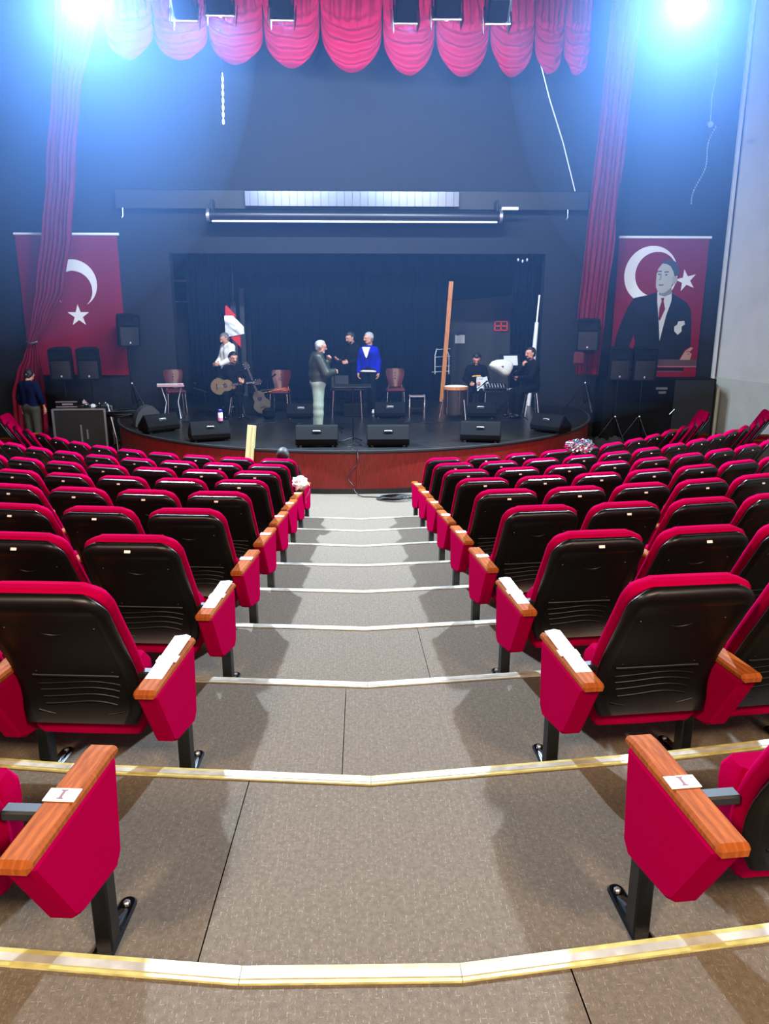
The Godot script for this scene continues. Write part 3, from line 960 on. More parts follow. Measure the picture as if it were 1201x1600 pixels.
# ------------------------------------------------------------------ cloth
func swag(w: float, drop: float, top: float, seed_: int, gl: float, gr: float) -> Mb:
	# cloth gathered at both upper corners; gl, gr: height of the gathers, drop: lowest point of the middle (all from the origin)
	var m := mb()
	var f := noise(1.3, seed_, 2)
	var rows := []
	var nu := 44; var nv := 60
	for i in nv + 1:
		var v := float(i) / nv
		var row := PackedVector3Array()
		for j in nu + 1:
			var u := -1.0 + 2.0 * j / nu
			var gath := lerpf(gl, gr, (u + 1.0) * 0.5)
			var bell := pow(maxf(0.0, 1.0 - pow(absf(u), 2.0)), 0.60)
			var bot := gath - (gath - drop) * bell
			var y := lerpf(top, bot, v)
			var curved := smoothstep(0.42, 0.72, v)
			var ph := v * 60.0 + 1.2 * f.get_noise_2d(u * 0.8, v * 2.0) - 5.0 * u * u * curved
			var fold := 0.080 * sin(ph) * curved * bell + 0.030 * sin(ph * 0.53 + 1.3) * curved
			var vert := 0.075 * sin(u * 17.0 + 3.5 * f.get_noise_2d(u * 2.0 + 9.0, v)) * (1.0 - curved)
			var z := 0.20 * bell * smoothstep(0.0, 1.0, v) * (0.4 + 0.6 * v) + fold + vert
			if v > 0.96: z -= (v - 0.96) * 2.2 * bell
			row.append(Vector3(u * w * 0.5 * (1.0 - 0.05 * curved * (1.0 - bell)), y, z))
		rows.append(row)
	m.grid(rows)
	return m

# a hanging cloth between two edge lines given as [y, x left, x right] from top to bottom
func hanging(edges: Array, z: float, pleats: int, depth: float, seed_: int, rows_n := 40) -> Mb:
	var m := mb()
	var f := noise(0.9, seed_, 2)
	var rows := []
	var nu := pleats * 8
	for i in rows_n + 1:
		var v := float(i) / rows_n * (edges.size() - 1)
		var k := mini(int(v), edges.size() - 2)
		var t := v - k
		t = t * t * (3.0 - 2.0 * t) * 0.4 + t * 0.6
		var y := lerpf(edges[k][0], edges[k + 1][0], v - k)
		var xl := lerpf(edges[k][1], edges[k + 1][1], t); var xr := lerpf(edges[k][2], edges[k + 1][2], t)
		var row := PackedVector3Array()
		for j in nu + 1:
			var u := float(j) / nu
			var ph := u * pleats * TAU + 2.2 * f.get_noise_2d(u * 6.0, y * 0.35)
			var amp := depth * (0.65 + 0.5 * f.get_noise_2d(u * 9.0 + 40.0, y * 0.2))
			row.append(Vector3(lerpf(xl, xr, u) + 0.3 * amp * cos(ph * 2.0), y, z + amp * sin(ph)))
		rows.append(row)
	m.grid(rows)
	return m

func build_drapes() -> void:
	var edges := [-4.78, -3.86, -2.83, -1.78, -0.70, 0.49, 1.51, 2.56, 3.43, 4.0, 4.52]
	var gat := [6.75, 6.73, 6.72, 6.71, 6.84, 6.74, 6.77, 6.78, 6.68, 6.58, 6.5]
	var low := [6.21, 6.19, 6.14, 6.09, 6.03, 5.98, 5.97, 5.98, 6.02, 6.02]
	for i in 10:
		var w: float = edges[i + 1] - edges[i]
		var m := swag(w * 1.03, low[i] - 6.0, 2.0, 100 + i, gat[i] - 6.0, gat[i + 1] - 6.0)
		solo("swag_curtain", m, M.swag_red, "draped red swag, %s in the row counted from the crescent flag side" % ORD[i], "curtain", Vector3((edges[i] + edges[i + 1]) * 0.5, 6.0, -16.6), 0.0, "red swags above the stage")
	var pel := mb(); pel.box(Vector3(-0.1, 8.05, -16.62), Vector3(9.6, 0.14, 0.16), 0.01)
	solo("curtain_rail", pel, M.beam, "dark rail holding the red swags", "rail")
	# side drapes
	var dl := thing("side_drape", "long dark red drape tied back in front of the crescent flag", "curtain", Vector3.ZERO)
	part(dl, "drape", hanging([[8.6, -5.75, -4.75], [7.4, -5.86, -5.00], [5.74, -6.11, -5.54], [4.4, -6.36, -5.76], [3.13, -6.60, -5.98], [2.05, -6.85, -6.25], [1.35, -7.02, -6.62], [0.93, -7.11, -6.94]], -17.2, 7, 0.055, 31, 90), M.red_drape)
	part(dl, "tail", hanging([[0.93, -7.11, -6.94], [0.62, -7.25, -6.93], [0.30, -7.44, -6.90], [-0.2, -7.62, -6.88], [-1.22, -7.66, -6.90]], -17.2, 6, 0.05, 32, 40), M.red_drape)
	var tb := mb(); tb.tube([Vector3(-6.90, 0.95, -17.12), Vector3(-7.02, 0.91, -17.08), Vector3(-7.14, 0.94, -17.14), Vector3(-7.25, 0.90, -17.35), Vector3(-7.32, 0.72, -17.6)], 0.022, 8)
	part(dl, "tie_band", tb, M.steel, Transform3D.IDENTITY, "pale tie band")
	var dr := thing("side_drape", "long straight dark red drape hanging beside the portrait banner", "curtain", Vector3.ZERO)
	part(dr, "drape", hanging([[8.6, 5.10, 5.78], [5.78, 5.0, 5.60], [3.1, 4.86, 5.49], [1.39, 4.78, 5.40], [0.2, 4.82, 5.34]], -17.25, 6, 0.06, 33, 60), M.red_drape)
	# stage curtains
	solo("stage_curtain", hanging([[4.4, -2.62, 2.12], [STAGE_Y + 0.02, -2.62, 2.12]], -19.25, 26, 0.045, 34, 30), M.navy_curtain, "wide dark navy curtain closing the back of the stage", "curtain")
	solo("stage_curtain", hanging([[4.4, -4.02, -3.02], [STAGE_Y + 0.02, -4.02, -3.02]], -18.75, 8, 0.05, 35, 30), M.navy_curtain, "narrow navy leg curtain behind the seated guitarist", "curtain")
	solo("stage_curtain", hanging([[4.4, 3.56, 4.14], [STAGE_Y + 0.02, 3.56, 4.14]], -18.5, 6, 0.05, 36, 30), M.navy_curtain, "narrow navy leg curtain beside the white pole", "curtain")
	solo("stage_border", hanging([[4.39, -4.4, 4.4], [2.42, -4.4, 4.4]], -18.95, 30, 0.03, 37, 10), M.black_cloth, "black border cloth across the top of the stage opening", "curtain")
	for q in [[-2.99, 0.14, 1.80], [-2.78, 0.12, 2.12]]:
		var pl := mb(); pl.box(Vector3(q[0] * 1.06, (q[2] + STAGE_Y) * 0.5, -20.2), Vector3(q[1], q[2] - STAGE_Y, 0.10), 0.006)
		solo("scenery_flat", pl, M.pillar, "grey upright scenery board behind the curtain gap" if q[1] > 0.13 else "taller grey upright scenery board behind the curtain gap", "board")

# ------------------------------------------------------------------ printed cloths
func fill_poly(im: Image, uvs: Array, c: Color) -> void:
	var w := im.get_width(); var h := im.get_height()
	var k := uvs.size() / 2
	var y0 := h; var y1 := 0
	for i in k:
		y0 = mini(y0, int(uvs[2 * i + 1] * h)); y1 = maxi(y1, int(uvs[2 * i + 1] * h) + 1)
	for y in range(maxi(0, y0), mini(h, y1)):
		var yy := (y + 0.5) / h
		var xs := []
		for i in k:
			var j := (i + 1) % k
			var ya: float = uvs[2 * i + 1]; var yb: float = uvs[2 * j + 1]
			if (ya <= yy) != (yb <= yy):
				xs.append(lerpf(uvs[2 * i], uvs[2 * j], (yy - ya) / (yb - ya)))
		xs.sort()
		for i in range(0, xs.size() - 1, 2):
			for x in range(maxi(0, int(xs[i] * w + 0.5)), mini(w, int(xs[i + 1] * w + 0.5))):
				im.set_pixel(x, y, c)

func crescent(im: Image, oc: Vector2, orr: float, ic: Vector2, irr: float, c: Color) -> void:
	var w := im.get_width(); var asp := float(im.get_height()) / w
	for y in im.get_height():
		for x in w:
			var p := Vector2((x + 0.5) / w, (y + 0.5) / w)
			if p.distance_to(Vector2(oc.x, oc.y * asp)) < orr and p.distance_to(Vector2(ic.x, ic.y * asp)) > irr:
				im.set_pixel(x, y, c)

func star(im: Image, c: Vector2, r: float, turn: float, col: Color) -> void:
	var asp := float(im.get_height()) / im.get_width()
	var pts := []
	for i in 10:
		var a := turn + TAU * i / 10.0
		var q := r if i % 2 == 0 else r * 0.382
		pts.append(c.x + q * cos(a)); pts.append(c.y + q * sin(a) / asp)
	fill_poly(im, pts, col)

func banner_cloth(w: float, h: float, seed_: int) -> Mb:
	var m := mb()
	var f := noise(0.8, seed_, 3)
	var front := []; var rear := []
	for i in 31:
		var v := i / 30.0
		var a := PackedVector3Array(); var b := PackedVector3Array()
		for j in 23:
			var u := j / 22.0
			var z := 0.030 * f.get_noise_2d(u * 3.0, v * 2.2) * (0.3 + v) + 0.008 * sin(u * 14.0 + v * 2.0)
			var p := Vector3((u - 0.5) * w, -v * h, z)
			a.append(p); b.append(p + Vector3(0, 0, -0.004))
		front.append(a); rear.append(b)
	m.grid(front, false, Vector3(0, -h * 0.5, -9)); m.grid(rear, false, Vector3(0, -h * 0.5, 9))
	return m

func printed(im: Image) -> StandardMaterial3D:
	im.generate_mipmaps()
	var m := plain(Color.WHITE, 0.8, 0.0, 0.25)
	m.albedo_texture = ImageTexture.create_from_image(im)
	return m

func build_flags() -> void:
	var red := Color(0.44, 0.02, 0.12); var white := Color(0.82, 0.82, 0.80)
	var im := Image.create(480, 660, false, Image.FORMAT_RGB8)
	im.fill(red)
	crescent(im, Vector2(0.53, 0.340), 0.231, Vector2(0.525, 0.384), 0.182, white)
	star(im, Vector2(0.545, 0.568), 0.112, -PI / 2, white)
	var t := thing("flag_banner", "red hanging flag with white crescent and star behind the tied drape", "flag", Vector3(-6.29, 3.18, WALL_Z + 0.06))
	part(t, "cloth", banner_cloth(2.17, 3.0, 41), printed(im))
	var rod := mb(); rod.tube([Vector3(-1.10, 0.0, 0.01), Vector3(1.13, 0.0, 0.01)], 0.03, 8)
	part(t, "rod", rod, M.white_bar, Transform3D.IDENTITY, "white hanging rod")
	var im2 := Image.create(480, 720, false, Image.FORMAT_RGB8)
	im2.fill(red)
	crescent(im2, Vector2(0.386, 0.258), 0.30, Vector2(0.442, 0.254), 0.232, white)
	star(im2, Vector2(0.785, 0.297), 0.122, deg_to_rad(-104.0), white)
	var suit := Color(0.085, 0.09, 0.105); var skin := Color(0.66, 0.66, 0.62); var dim := Color(0.47, 0.48, 0.47)
	# a man in a dark suit with white shirt and red tie, in flat print
	fill_poly(im2, [0.46, 0.38, 0.37, 0.40, 0.22, 0.42, 0.16, 0.48, 0.11, 0.56, 0.06, 0.66, 0.035, 0.73, 0.04, 0.89, 0.80, 0.89, 0.80, 0.85, 0.85, 0.79, 0.91, 0.77, 0.90, 0.71, 0.89, 0.60, 0.875, 0.51, 0.83, 0.46, 0.76, 0.43, 0.65, 0.39, 0.63, 0.37], suit)
	fill_poly(im2, [0.247, 0.685, 0.196, 0.789, 0.247, 0.792, 0.267, 0.738], red)
	fill_poly(im2, [0.47, 0.376, 0.64, 0.376, 0.645, 0.44, 0.60, 0.54, 0.55, 0.73, 0.52, 0.595, 0.48, 0.452], Color(0.74, 0.74, 0.71))
	fill_poly(im2, [0.52, 0.42, 0.556, 0.42, 0.554, 0.445, 0.58, 0.50, 0.53, 0.585, 0.513, 0.57, 0.51, 0.495, 0.53, 0.445], Color(0.42, 0.04, 0.10))
	fill_poly(im2, [0.49, 0.36, 0.63, 0.34, 0.64, 0.39, 0.56, 0.41, 0.49, 0.40], dim)
	fill_poly(im2, [0.56, 0.165, 0.50, 0.18, 0.46, 0.215, 0.445, 0.255, 0.445, 0.30, 0.45, 0.345, 0.475, 0.375, 0.52, 0.388, 0.57, 0.378, 0.62, 0.35, 0.645, 0.31, 0.65, 0.25, 0.63, 0.20, 0.60, 0.17], skin)
	fill_poly(im2, [0.63, 0.272, 0.655, 0.262, 0.685, 0.272, 0.692, 0.295, 0.68, 0.318, 0.65, 0.328, 0.635, 0.32], Color(0.60, 0.60, 0.57))
	fill_poly(im2, [0.49, 0.18, 0.54, 0.155, 0.61, 0.154, 0.67, 0.175, 0.70, 0.215, 0.70, 0.262, 0.655, 0.268, 0.635, 0.235, 0.60, 0.20, 0.55, 0.182], Color(0.25, 0.27, 0.29))
	for e in [[0.475, 0.232], [0.555, 0.236]]:
		fill_poly(im2, [e[0] - 0.025, e[1], e[0] + 0.025, e[1] - 0.004, e[0] + 0.027, e[1] + 0.005, e[0] - 0.023, e[1] + 0.008], Color(0.30, 0.30, 0.30))
		fill_poly(im2, [e[0] - 0.014, e[1] + 0.019, e[0] + 0.014, e[1] + 0.017, e[0] + 0.012, e[1] + 0.026, e[0] - 0.012, e[1] + 0.026], Color(0.25, 0.25, 0.26))
	fill_poly(im2, [0.49, 0.25, 0.505, 0.25, 0.50, 0.292, 0.475, 0.297, 0.472, 0.290, 0.487, 0.287], dim)
	fill_poly(im2, [0.475, 0.326, 0.535, 0.324, 0.53, 0.334, 0.48, 0.335], Color(0.42, 0.38, 0.37))
	fill_poly(im2, [0.74, 0.588, 0.808, 0.583, 0.819, 0.609, 0.784, 0.625, 0.79, 0.659, 0.749, 0.685, 0.708, 0.659, 0.702, 0.624, 0.733, 0.611], Color(0.70, 0.70, 0.67))
	fill_poly(im2, [0.014, 0.864, 1.0, 0.864, 1.0, 0.909, 0.015, 0.909], Color(0.30, 0.22, 0.22))
	fill_poly(im2, [0.02, 0.913, 1.0, 0.913, 1.0, 0.919, 0.02, 0.919], Color(0.55, 0.42, 0.42))
	fill_poly(im2, [0.02, 0.925, 0.85, 0.925, 0.85, 0.948, 0.02, 0.948], Color(0.09, 0.06, 0.07))
	fill_poly(im2, [0.02, 0.948, 0.85, 0.948, 0.85, 0.955, 0.02, 0.955], Color(0.38, 0.25, 0.26))
	fill_poly(im2, [0.796, 0.866, 0.847, 0.803, 0.91, 0.774, 0.94, 0.781, 0.90, 0.809, 0.929, 0.826, 0.915, 0.866], Color(0.62, 0.47, 0.42))
	for i in 3:
		fill_poly(im2, [0.86 + 0.02 * i, 0.806 + 0.018 * i, 0.905, 0.802 + 0.02 * i, 0.905, 0.806 + 0.02 * i, 0.86 + 0.02 * i, 0.811 + 0.018 * i], Color(0.30, 0.2, 0.18))
	var t2 := thing("portrait_banner", "red crescent and star banner with a printed man in a dark suit", "banner", Vector3(6.76, 3.15, WALL_Z + 0.06))
	part(t2, "cloth", banner_cloth(2.02, 3.07, 42), printed(im2))
	var rod2 := mb(); rod2.tube([Vector3(-1.02, 0.0, 0.01), Vector3(1.05, 0.0, 0.01)], 0.03, 8)
	part(t2, "rod", rod2, M.white_bar, Transform3D.IDENTITY, "white hanging rod")

# ------------------------------------------------------------------ loudspeakers
func stand_parts(t: Node3D, height: float, spread: float, hub_y: float, turn := 0.3) -> void:
	var p := mb(); p.tube([Vector3(0, 0.12, 0), Vector3(0, hub_y + 0.12, 0)], 0.022, 10); p.tube([Vector3(0, hub_y, 0), Vector3(0, height, 0)], 0.016, 10)
	part(t, "pole", p, M.metal_black)
	var c := mb(); c.lathe([Vector2(0.02, hub_y - 0.04), Vector2(0.034, hub_y - 0.04), Vector2(0.034, hub_y + 0.04), Vector2(0.02, hub_y + 0.04)], 12)
	part(t, "collar", c, M.metal_black)
	var kn := mb(); kn.lathe([Vector2(0.0, 0.0), Vector2(0.018, 0.0), Vector2(0.018, 0.03), Vector2(0.0, 0.034)], 10, Transform3D(Basis(Vector3.RIGHT, PI / 2), Vector3(0, hub_y, 0.03)))
	part(t, "knob", kn, M.badge)
	for i in 3:
		var a := turn + TAU * i / 3.0
		var d := Vector3(sin(a), 0, cos(a))
		var l := mb(); l.tube([Vector3(0, hub_y - 0.02, 0) + d * 0.025, d * spread + Vector3(0, 0.015, 0)], 0.013, 8)
		l.tube([Vector3(0, 0.16, 0), d * spread * 0.55 + Vector3(0, hub_y * 0.44, 0)], 0.009, 6)
		var leg := part(t, "leg", l, M.metal_black)
		var f := mb(); f.ball(d * spread + Vector3(0, 0.02, 0), Vector3(0.02, 0.02, 0.02), 8, 6)
		part(leg, "rubber_foot", f, M.foot)

func speaker_parts(t: Node3D, w: float, h: float, d: float, xf: Transform3D, black_badge := false) -> void:
	# plan tapers to the rear; front looks to +z
	var m := mb()
	var o := V2([-w * 0.5, d * 0.5, w * 0.5, d * 0.5, w * 0.5, d * 0.1, w * 0.34, -d * 0.5, -w * 0.34, -d * 0.5, -w * 0.5, d * 0.1])
	m.prism(o, h, Transform3D(Vector3(1, 0, 0), Vector3(0, 0, 1), Vector3(0, -1, 0), Vector3.ZERO), 0.015)
	part(t, "cabinet", m, M.cab, xf)
	# frame round the baffle, horn and grille
	for q in [[0.0, h * 0.485, w * 0.96, h * 0.03], [0.0, -h * 0.485, w * 0.96, h * 0.03], [-w * 0.47, 0.0, w * 0.06, h * 0.96], [w * 0.47, 0.0, w * 0.06, h * 0.96], [0.0, h * 0.16, w * 0.9, h * 0.02]]:
		var fr := mb(); fr.box(Vector3(q[0], q[1], d * 0.5 + 0.012), Vector3(q[2], q[3], 0.03), 0.004)
		part(t, "frame_bar", fr, M.cab, xf)
	var hn := mb()
	var rows := []
	for i in 5:
		var u := i / 4.0
		var ww := lerpf(w * 0.40, w * 0.06, pow(u, 0.7)); var hh := lerpf(h * 0.135, h * 0.03, pow(u, 0.7))
		var row := PackedVector3Array()
		for e in [[-1, -1], [1, -1], [1, 1], [-1, 1]]: row.append(Vector3(e[0] * ww, h * 0.32 + e[1] * hh, d * 0.5 + 0.022 - 0.018 * u))
		rows.append(row)
	for i in 4:
		for j in 4: hn.face([rows[i][j], rows[i][(j + 1) % 4], rows[i + 1][(j + 1) % 4], rows[i + 1][j]], Vector3(0, h * 0.32, d * 1.4))
	part(t, "horn", hn, M.cab, xf)
	var g := mb()
	var gr := []
	for i in 7:
		var row := PackedVector3Array()
		for j in 7: row.append(Vector3((j / 6.0 - 0.5) * w * 0.84, -h * 0.165 + (i / 6.0 - 0.5) * h * 0.58, d * 0.5 + 0.012 + 0.018 * sin(PI * j / 6.0)))
		gr.append(row)
	g.grid(gr, false, Vector3(0, 0, -9))
	part(t, "grille", g, M.grille, xf, "curved dark mesh grille")
	var b := mb(); b.prism(V2([-0.012, 0.012, -0.018, 0.04, 0.0, 0.056, 0.018, 0.04, 0.012, 0.012]), 0.006, at(0, -h * 0.42, d * 0.5 + 0.034), 0.001)
	part(t, "badge", b, M.badge, xf, "small shiny maker's badge")
	for s in [-1.0, 1.0]:
		var hd := mb(); hd.box(Vector3(s * (w * 0.5 + 0.004), 0.02, d * 0.22), Vector3(0.012, 0.16, 0.07), 0.004)
		part(t, "handle", hd, M.metal_black, xf)

func build_sound() -> void:
	# on tripod stands: [position of the foot, height of the speaker's centre, turn, label words]
	var sp := [
		[Vector3(-5.02, STAGE_Y, -17.25), 1.76, 0.55, 0.46, 0.66, "at the stage end by the crescent flag"],
		[Vector3(4.99, STAGE_Y, -17.0), 1.66, -0.35, 0.48, 0.66, "at the stage end by the straight red drape"],
		[Vector3(-6.36, FLOOR_Y, -16.95), 1.79, 0.12, 0.46, 0.65, "in front of the crescent flag, nearer the tied drape"],
		[Vector3(-5.78, FLOOR_Y, -16.95), 1.79, 0.12, 0.46, 0.65, "in front of the crescent flag, nearer the stage"],
		[Vector3(5.62, FLOOR_Y, -16.75), 1.78, -0.10, 0.45, 0.68, "below the portrait banner, nearer the stage"],
		[Vector3(6.16, FLOOR_Y, -16.75), 1.77, -0.10, 0.50, 0.70, "below the portrait banner, nearer the white wall"]]
	for q in sp:
		var t := thing("speaker_stand", "black tripod stand under the loudspeaker %s" % q[5], "stand", q[0], q[2], "tripod speaker stands")
		stand_parts(t, q[1] - q[4] * 0.5, 0.42, 0.62, 0.5)
		var s := thing("loudspeaker", "black loudspeaker on a stand %s" % q[5], "speaker", q[0] + Vector3(0, q[1], 0), q[2], "loudspeakers on stands")
		speaker_parts(s, q[3], q[4], 0.36, Transform3D(Basis(Vector3.RIGHT, 0.10), Vector3.ZERO))
	# floor wedges: [x, z, turn, scale, label]
	var wd := [
		[-0.73, -12.75, 0.0, 1.0, "at the stage lip below the singer in the green jacket"],
		[0.45, -12.72, 0.0, 1.0, "at the stage lip in front of the tall thin stand"],
		[-2.63, -13.35, 0.35, 0.96, "at the stage lip with the coloured can standing on it"],
		[-3.74, -14.35, 0.75, 0.94, "on the curved lip in front of the grey rounded case"],
		[2.07, -13.10, -0.22, 0.98, "at the stage lip in front of the seated percussionist"],
		[3.52, -14.05, -0.85, 0.94, "on the curved lip in front of the man on the stool"],
		[-1.22, -16.05, 0.0, 0.86, "behind the singer in the green jacket"],
		[0.62, -16.05, 0.0, 0.92, "in front of the empty chair beside the man in blue"],
		[2.50, -15.95, -0.1, 0.92, "beside the big drum"]]
	for q in wd:
		wedge(Vector3(q[0], STAGE_Y, q[1]), q[2], q[3], "black wedge monitor %s" % q[4])

func wedge(p: Vector3, turn: float, k: float, label: String) -> void:
	var t := thing("stage_monitor", label, "speaker", p, turn, "black floor monitors on the stage")
	var w := 0.70 * k
	# outline (towards the audience, up)
	var o := V2([-0.20, 0.03, 0.17, 0.03, 0.205, 0.07, 0.215, 0.14, 0.10, 0.335, 0.07, 0.355, 0.02, 0.355, -0.22, 0.14])
	for i in o.size(): o[i] *= k
	var xf := Transform3D(Vector3(0, 0, 1), Vector3(0, 1, 0), Vector3(-1, 0, 0), Vector3.ZERO)
	var m := mb(); m.prism(o, w, xf, 0.012)
	part(t, "cabinet", m, M.cab)
	var a := Vector3(0, 0.355, 0.02) * k; var b := Vector3(0, 0.14, -0.22) * k
	var nn := Vector3(0, 0.24, -0.215).normalized()
	var mid := (a + b) * 0.5 + nn * 0.006
	var bas := Basis(Vector3.RIGHT, nn, Vector3.RIGHT.cross(nn))
	var g := mb(); g.box(mid, Vector3(w * 0.92, 0.012, (a - b).length() * 0.9), 0.003, bas)
	part(t, "grille", g, M.grille)
	# carrying handle set into the sloping rear side
	var c := Vector3(0, 0.262, 0.148) * k
	var n2 := Vector3(0, 0.115, 0.195).normalized()
	var b2 := Basis(Vector3.RIGHT, n2, Vector3.RIGHT.cross(n2))
	var hd := mb(); hd.box(c + b2 * Vector3(0, 0.003, 0), Vector3(0.15, 0.012, 0.055), 0.003, b2)
	part(t, "handle_plate", hd, M.metal_black)
	var h2 := mb(); h2.tube([c + b2 * Vector3(-0.06, 0.01, 0.0), c + b2 * Vector3(-0.04, 0.026, 0.0), c + b2 * Vector3(0.04, 0.026, 0.0), c + b2 * Vector3(0.06, 0.01, 0.0)], 0.008, 6)
	part(t, "handle", h2, M.badge)
	for s in [-1.0, 1.0]:
		var ft := mb(); ft.box(Vector3(s * w * 0.38, 0.016, 0.0), Vector3(0.05, 0.032, 0.30 * k), 0.004)
		part(t, "foot", ft, M.foot)
		var rec := mb(); rec.box(Vector3(s * (w * 0.5 + 0.002), 0.16 * k, 0.03), Vector3(0.012, 0.06, 0.16), 0.004)
		part(t, "side_socket", rec, M.metal_black)

# ------------------------------------------------------------------ the band's things
func stage_chair(p: Vector3, turn: float, label: String) -> Node3D:
	# bent wooden back, upholstered seat, metal legs; faces -z before turning
	var t := thing("stage_chair", label, "chair", p, turn, "brown wooden chairs on the stage")
	var rows := []; var rear := []
	for i in 9:
		var v := i / 8.0
		var a := PackedVector3Array(); var b := PackedVector3Array()
		var half := lerpf(0.145, 0.215, smoothstep(0.0, 0.85, v)) * (1.0 - 0.10 * pow(v, 8))
		for j in 9:
			var u := -1.0 + j / 4.0
			var q := Vector3(u * half, 0.50 + 0.40 * v, 0.20 + 0.07 * v - 0.05 * u * u)
			a.append(q); b.append(q + Vector3(0, 0, 0.014))
		rows.append(a); rear.append(b)
	var m := mb(); m.grid(rows, false, Vector3(0, 0.7, 9)); m.grid(rear, false, Vector3(0, 0.7, -9))
	for e in [0, 8]:
		m.grid([rows[e], rear[e]], false, Vector3(0, 0.7, 0.2))
		var ca := PackedVector3Array(); var cb := PackedVector3Array()
		for i in 9: ca.append(rows[i][e]); cb.append(rear[i][e])
		m.grid([ca, cb], false, Vector3(0, 0.7, 0.2))
	part(t, "backrest", m, M.chairwood)
	for h in [[0.0, 0.80], [0.0, 0.74], [0.0, 0.68]]:
		var hl := mb(); hl.lathe([Vector2(0.0, 0.001), Vector2(0.013, 0.001), Vector2(0.013, -0.02)], 10, Transform3D(Basis(Vector3.RIGHT, -PI / 2 - 0.17), Vector3(h[0], h[1], 0.198 + 0.07 * (h[1] - 0.5) / 0.4)))
		part(t, "back_hole", hl, M.foot)
	var s := mb(); s.box(Vector3(0, 0.45, 0.0), Vector3(0.42, 0.06, 0.42), 0.025)
	part(t, "seat", s, M.chairseat)
	for x in [-1.0, 1.0]:
		var f := mb(); f.tube([Vector3(x * 0.18, 0.43, -0.17), Vector3(x * 0.20, 0.0, -0.20)], 0.013, 8)
		part(t, "leg", f, M.chrome)
		var r := mb(); r.tube([Vector3(x * 0.19, 0.0, 0.24), Vector3(x * 0.17, 0.43, 0.18), Vector3(x * 0.13, 0.60, 0.20)], 0.013, 8)
		part(t, "leg", r, M.chrome)
	return t

func mic_stand(p: Vector3, label: String, h: float, boom: Vector3, mic := true) -> void:
	var t := thing("microphone_stand", label, "stand", p, 0.0, "thin black microphone stands")
	var pl := mb(); pl.tube([Vector3(0, 0.05, 0), Vector3(0, h, 0)], 0.011, 8)
	part(t, "pole", pl, M.metal_black)
	for i in 3:
		var a := 0.5 + TAU * i / 3.0
		var l := mb(); l.tube([Vector3(0, 0.10, 0), Vector3(sin(a) * 0.28, 0.01, cos(a) * 0.28)], 0.010, 6)
		part(t, "leg", l, M.metal_black)
	if boom.length() > 0.01:
		var b := mb(); b.tube([Vector3(0, h, 0) - boom * 0.25, Vector3(0, h, 0) + boom], 0.009, 8)
		part(t, "boom", b, M.metal_black)
	if mic:
		var c := Vector3(0, h, 0) + boom
		var m := mb(); m.tube([c, c + Vector3(0.02, 0.03, 0.02), c + Vector3(0.07, 0.07, 0.04)], [0.010, 0.012, 0.018], 8); m.ball(c + Vector3(0.085, 0.083, 0.045), Vector3(0.024, 0.024, 0.024), 10, 7)
		part(t, "microphone", m, M.metal_black)

func music_stand(p: Vector3, turn: float, label: String, h: float, paper := false) -> void:
	var t := thing("music_stand", label, "stand", p, turn, "black folding music stands")
	var pl := mb(); pl.tube([Vector3(0, 0.22, 0), Vector3(0, h, 0)], 0.011, 8)
	part(t, "pole", pl, M.metal_black)
	for i in 3:
		var a := 0.3 + TAU * i / 3.0
		var l := mb(); l.tube([Vector3(0, 0.34, 0), Vector3(sin(a) * 0.27, 0.012, cos(a) * 0.27)], 0.009, 6)
		part(t, "leg", l, M.metal_black)
	var d := mb(); d.box(Vector3(0, h + 0.12, -0.04), Vector3(0.46, 0.30, 0.008), 0.002, Basis(Vector3.RIGHT, -0.35)); d.box(Vector3(0, h - 0.02, 0.03), Vector3(0.46, 0.012, 0.05), 0.002)
	part(t, "desk", d, M.metal_black)
	if paper:
		var pp := mb(); pp.box(Vector3(0.02, h + 0.13, -0.03), Vector3(0.30, 0.21, 0.003), 0.0, Basis(Vector3.RIGHT, -0.35))
		part(t, "sheet", pp, M.paper)

func guitar(t: Node3D, body_mat: Material) -> void:
	# body at the origin in the xy plane, neck along +x, front to +z
	var o := PackedVector2Array()
	for i in 40:
		var a := TAU * i / 40.0
		var x := cos(a); var waist := 1.0 - 0.26 * exp(-pow((x - 0.18) / 0.30, 2.0))
		var lobe := 0.20 if x < 0.1 else 0.16
		o.append(Vector2(0.245 * x, lerpf(0.20, lobe, smoothstep(-0.1, 0.4, x)) * sin(a) * waist))
	var m := mb(); m.prism(o, 0.10, Transform3D.IDENTITY, 0.010)
	part(t, "body", m, M.guitar_dark)
	var tp := mb(); tp.prism(o, 0.004, at(0, 0, 0.0515), 0.001)
	part(t, "top_plate", tp, body_mat)
	var h := mb(); h.lathe([Vector2(0.0, 0.0), Vector2(0.048, 0.0)], 20, Transform3D(Basis(Vector3.RIGHT, PI / 2), Vector3(0.07, 0, 0.0545)))
	part(t, "sound_hole", h, M.foot)
	var n := mb(); n.box(Vector3(0.47, 0, 0.045), Vector3(0.52, 0.052, 0.03), 0.006)
	part(t, "neck", n, M.guitar_dark)
	var hd := mb(); hd.box(Vector3(0.80, 0, 0.035), Vector3(0.17, 0.075, 0.022), 0.005)
	var head := part(t, "headstock", hd, M.guitar_dark)
	for i in 3:
		for s in [-1.0, 1.0]:
			var pg := mb(); pg.ball(Vector3(0.75 + 0.045 * i, s * 0.05, 0.035), Vector3(0.010, 0.014, 0.008), 6, 5)
			part(head, "tuning_peg", pg, M.chrome)
	var br := mb(); br.box(Vector3(-0.11, 0, 0.058), Vector3(0.025, 0.13, 0.010), 0.003)
	part(t, "bridge", br, M.guitar_dark)
	for i in 6:
		var s := mb(); s.tube([Vector3(-0.11, (i - 2.5) * 0.0085, 0.066), Vector3(0.73, (i - 2.5) * 0.006, 0.064)], 0.0008, 4, false)
		part(t, "string", s, M.chrome)

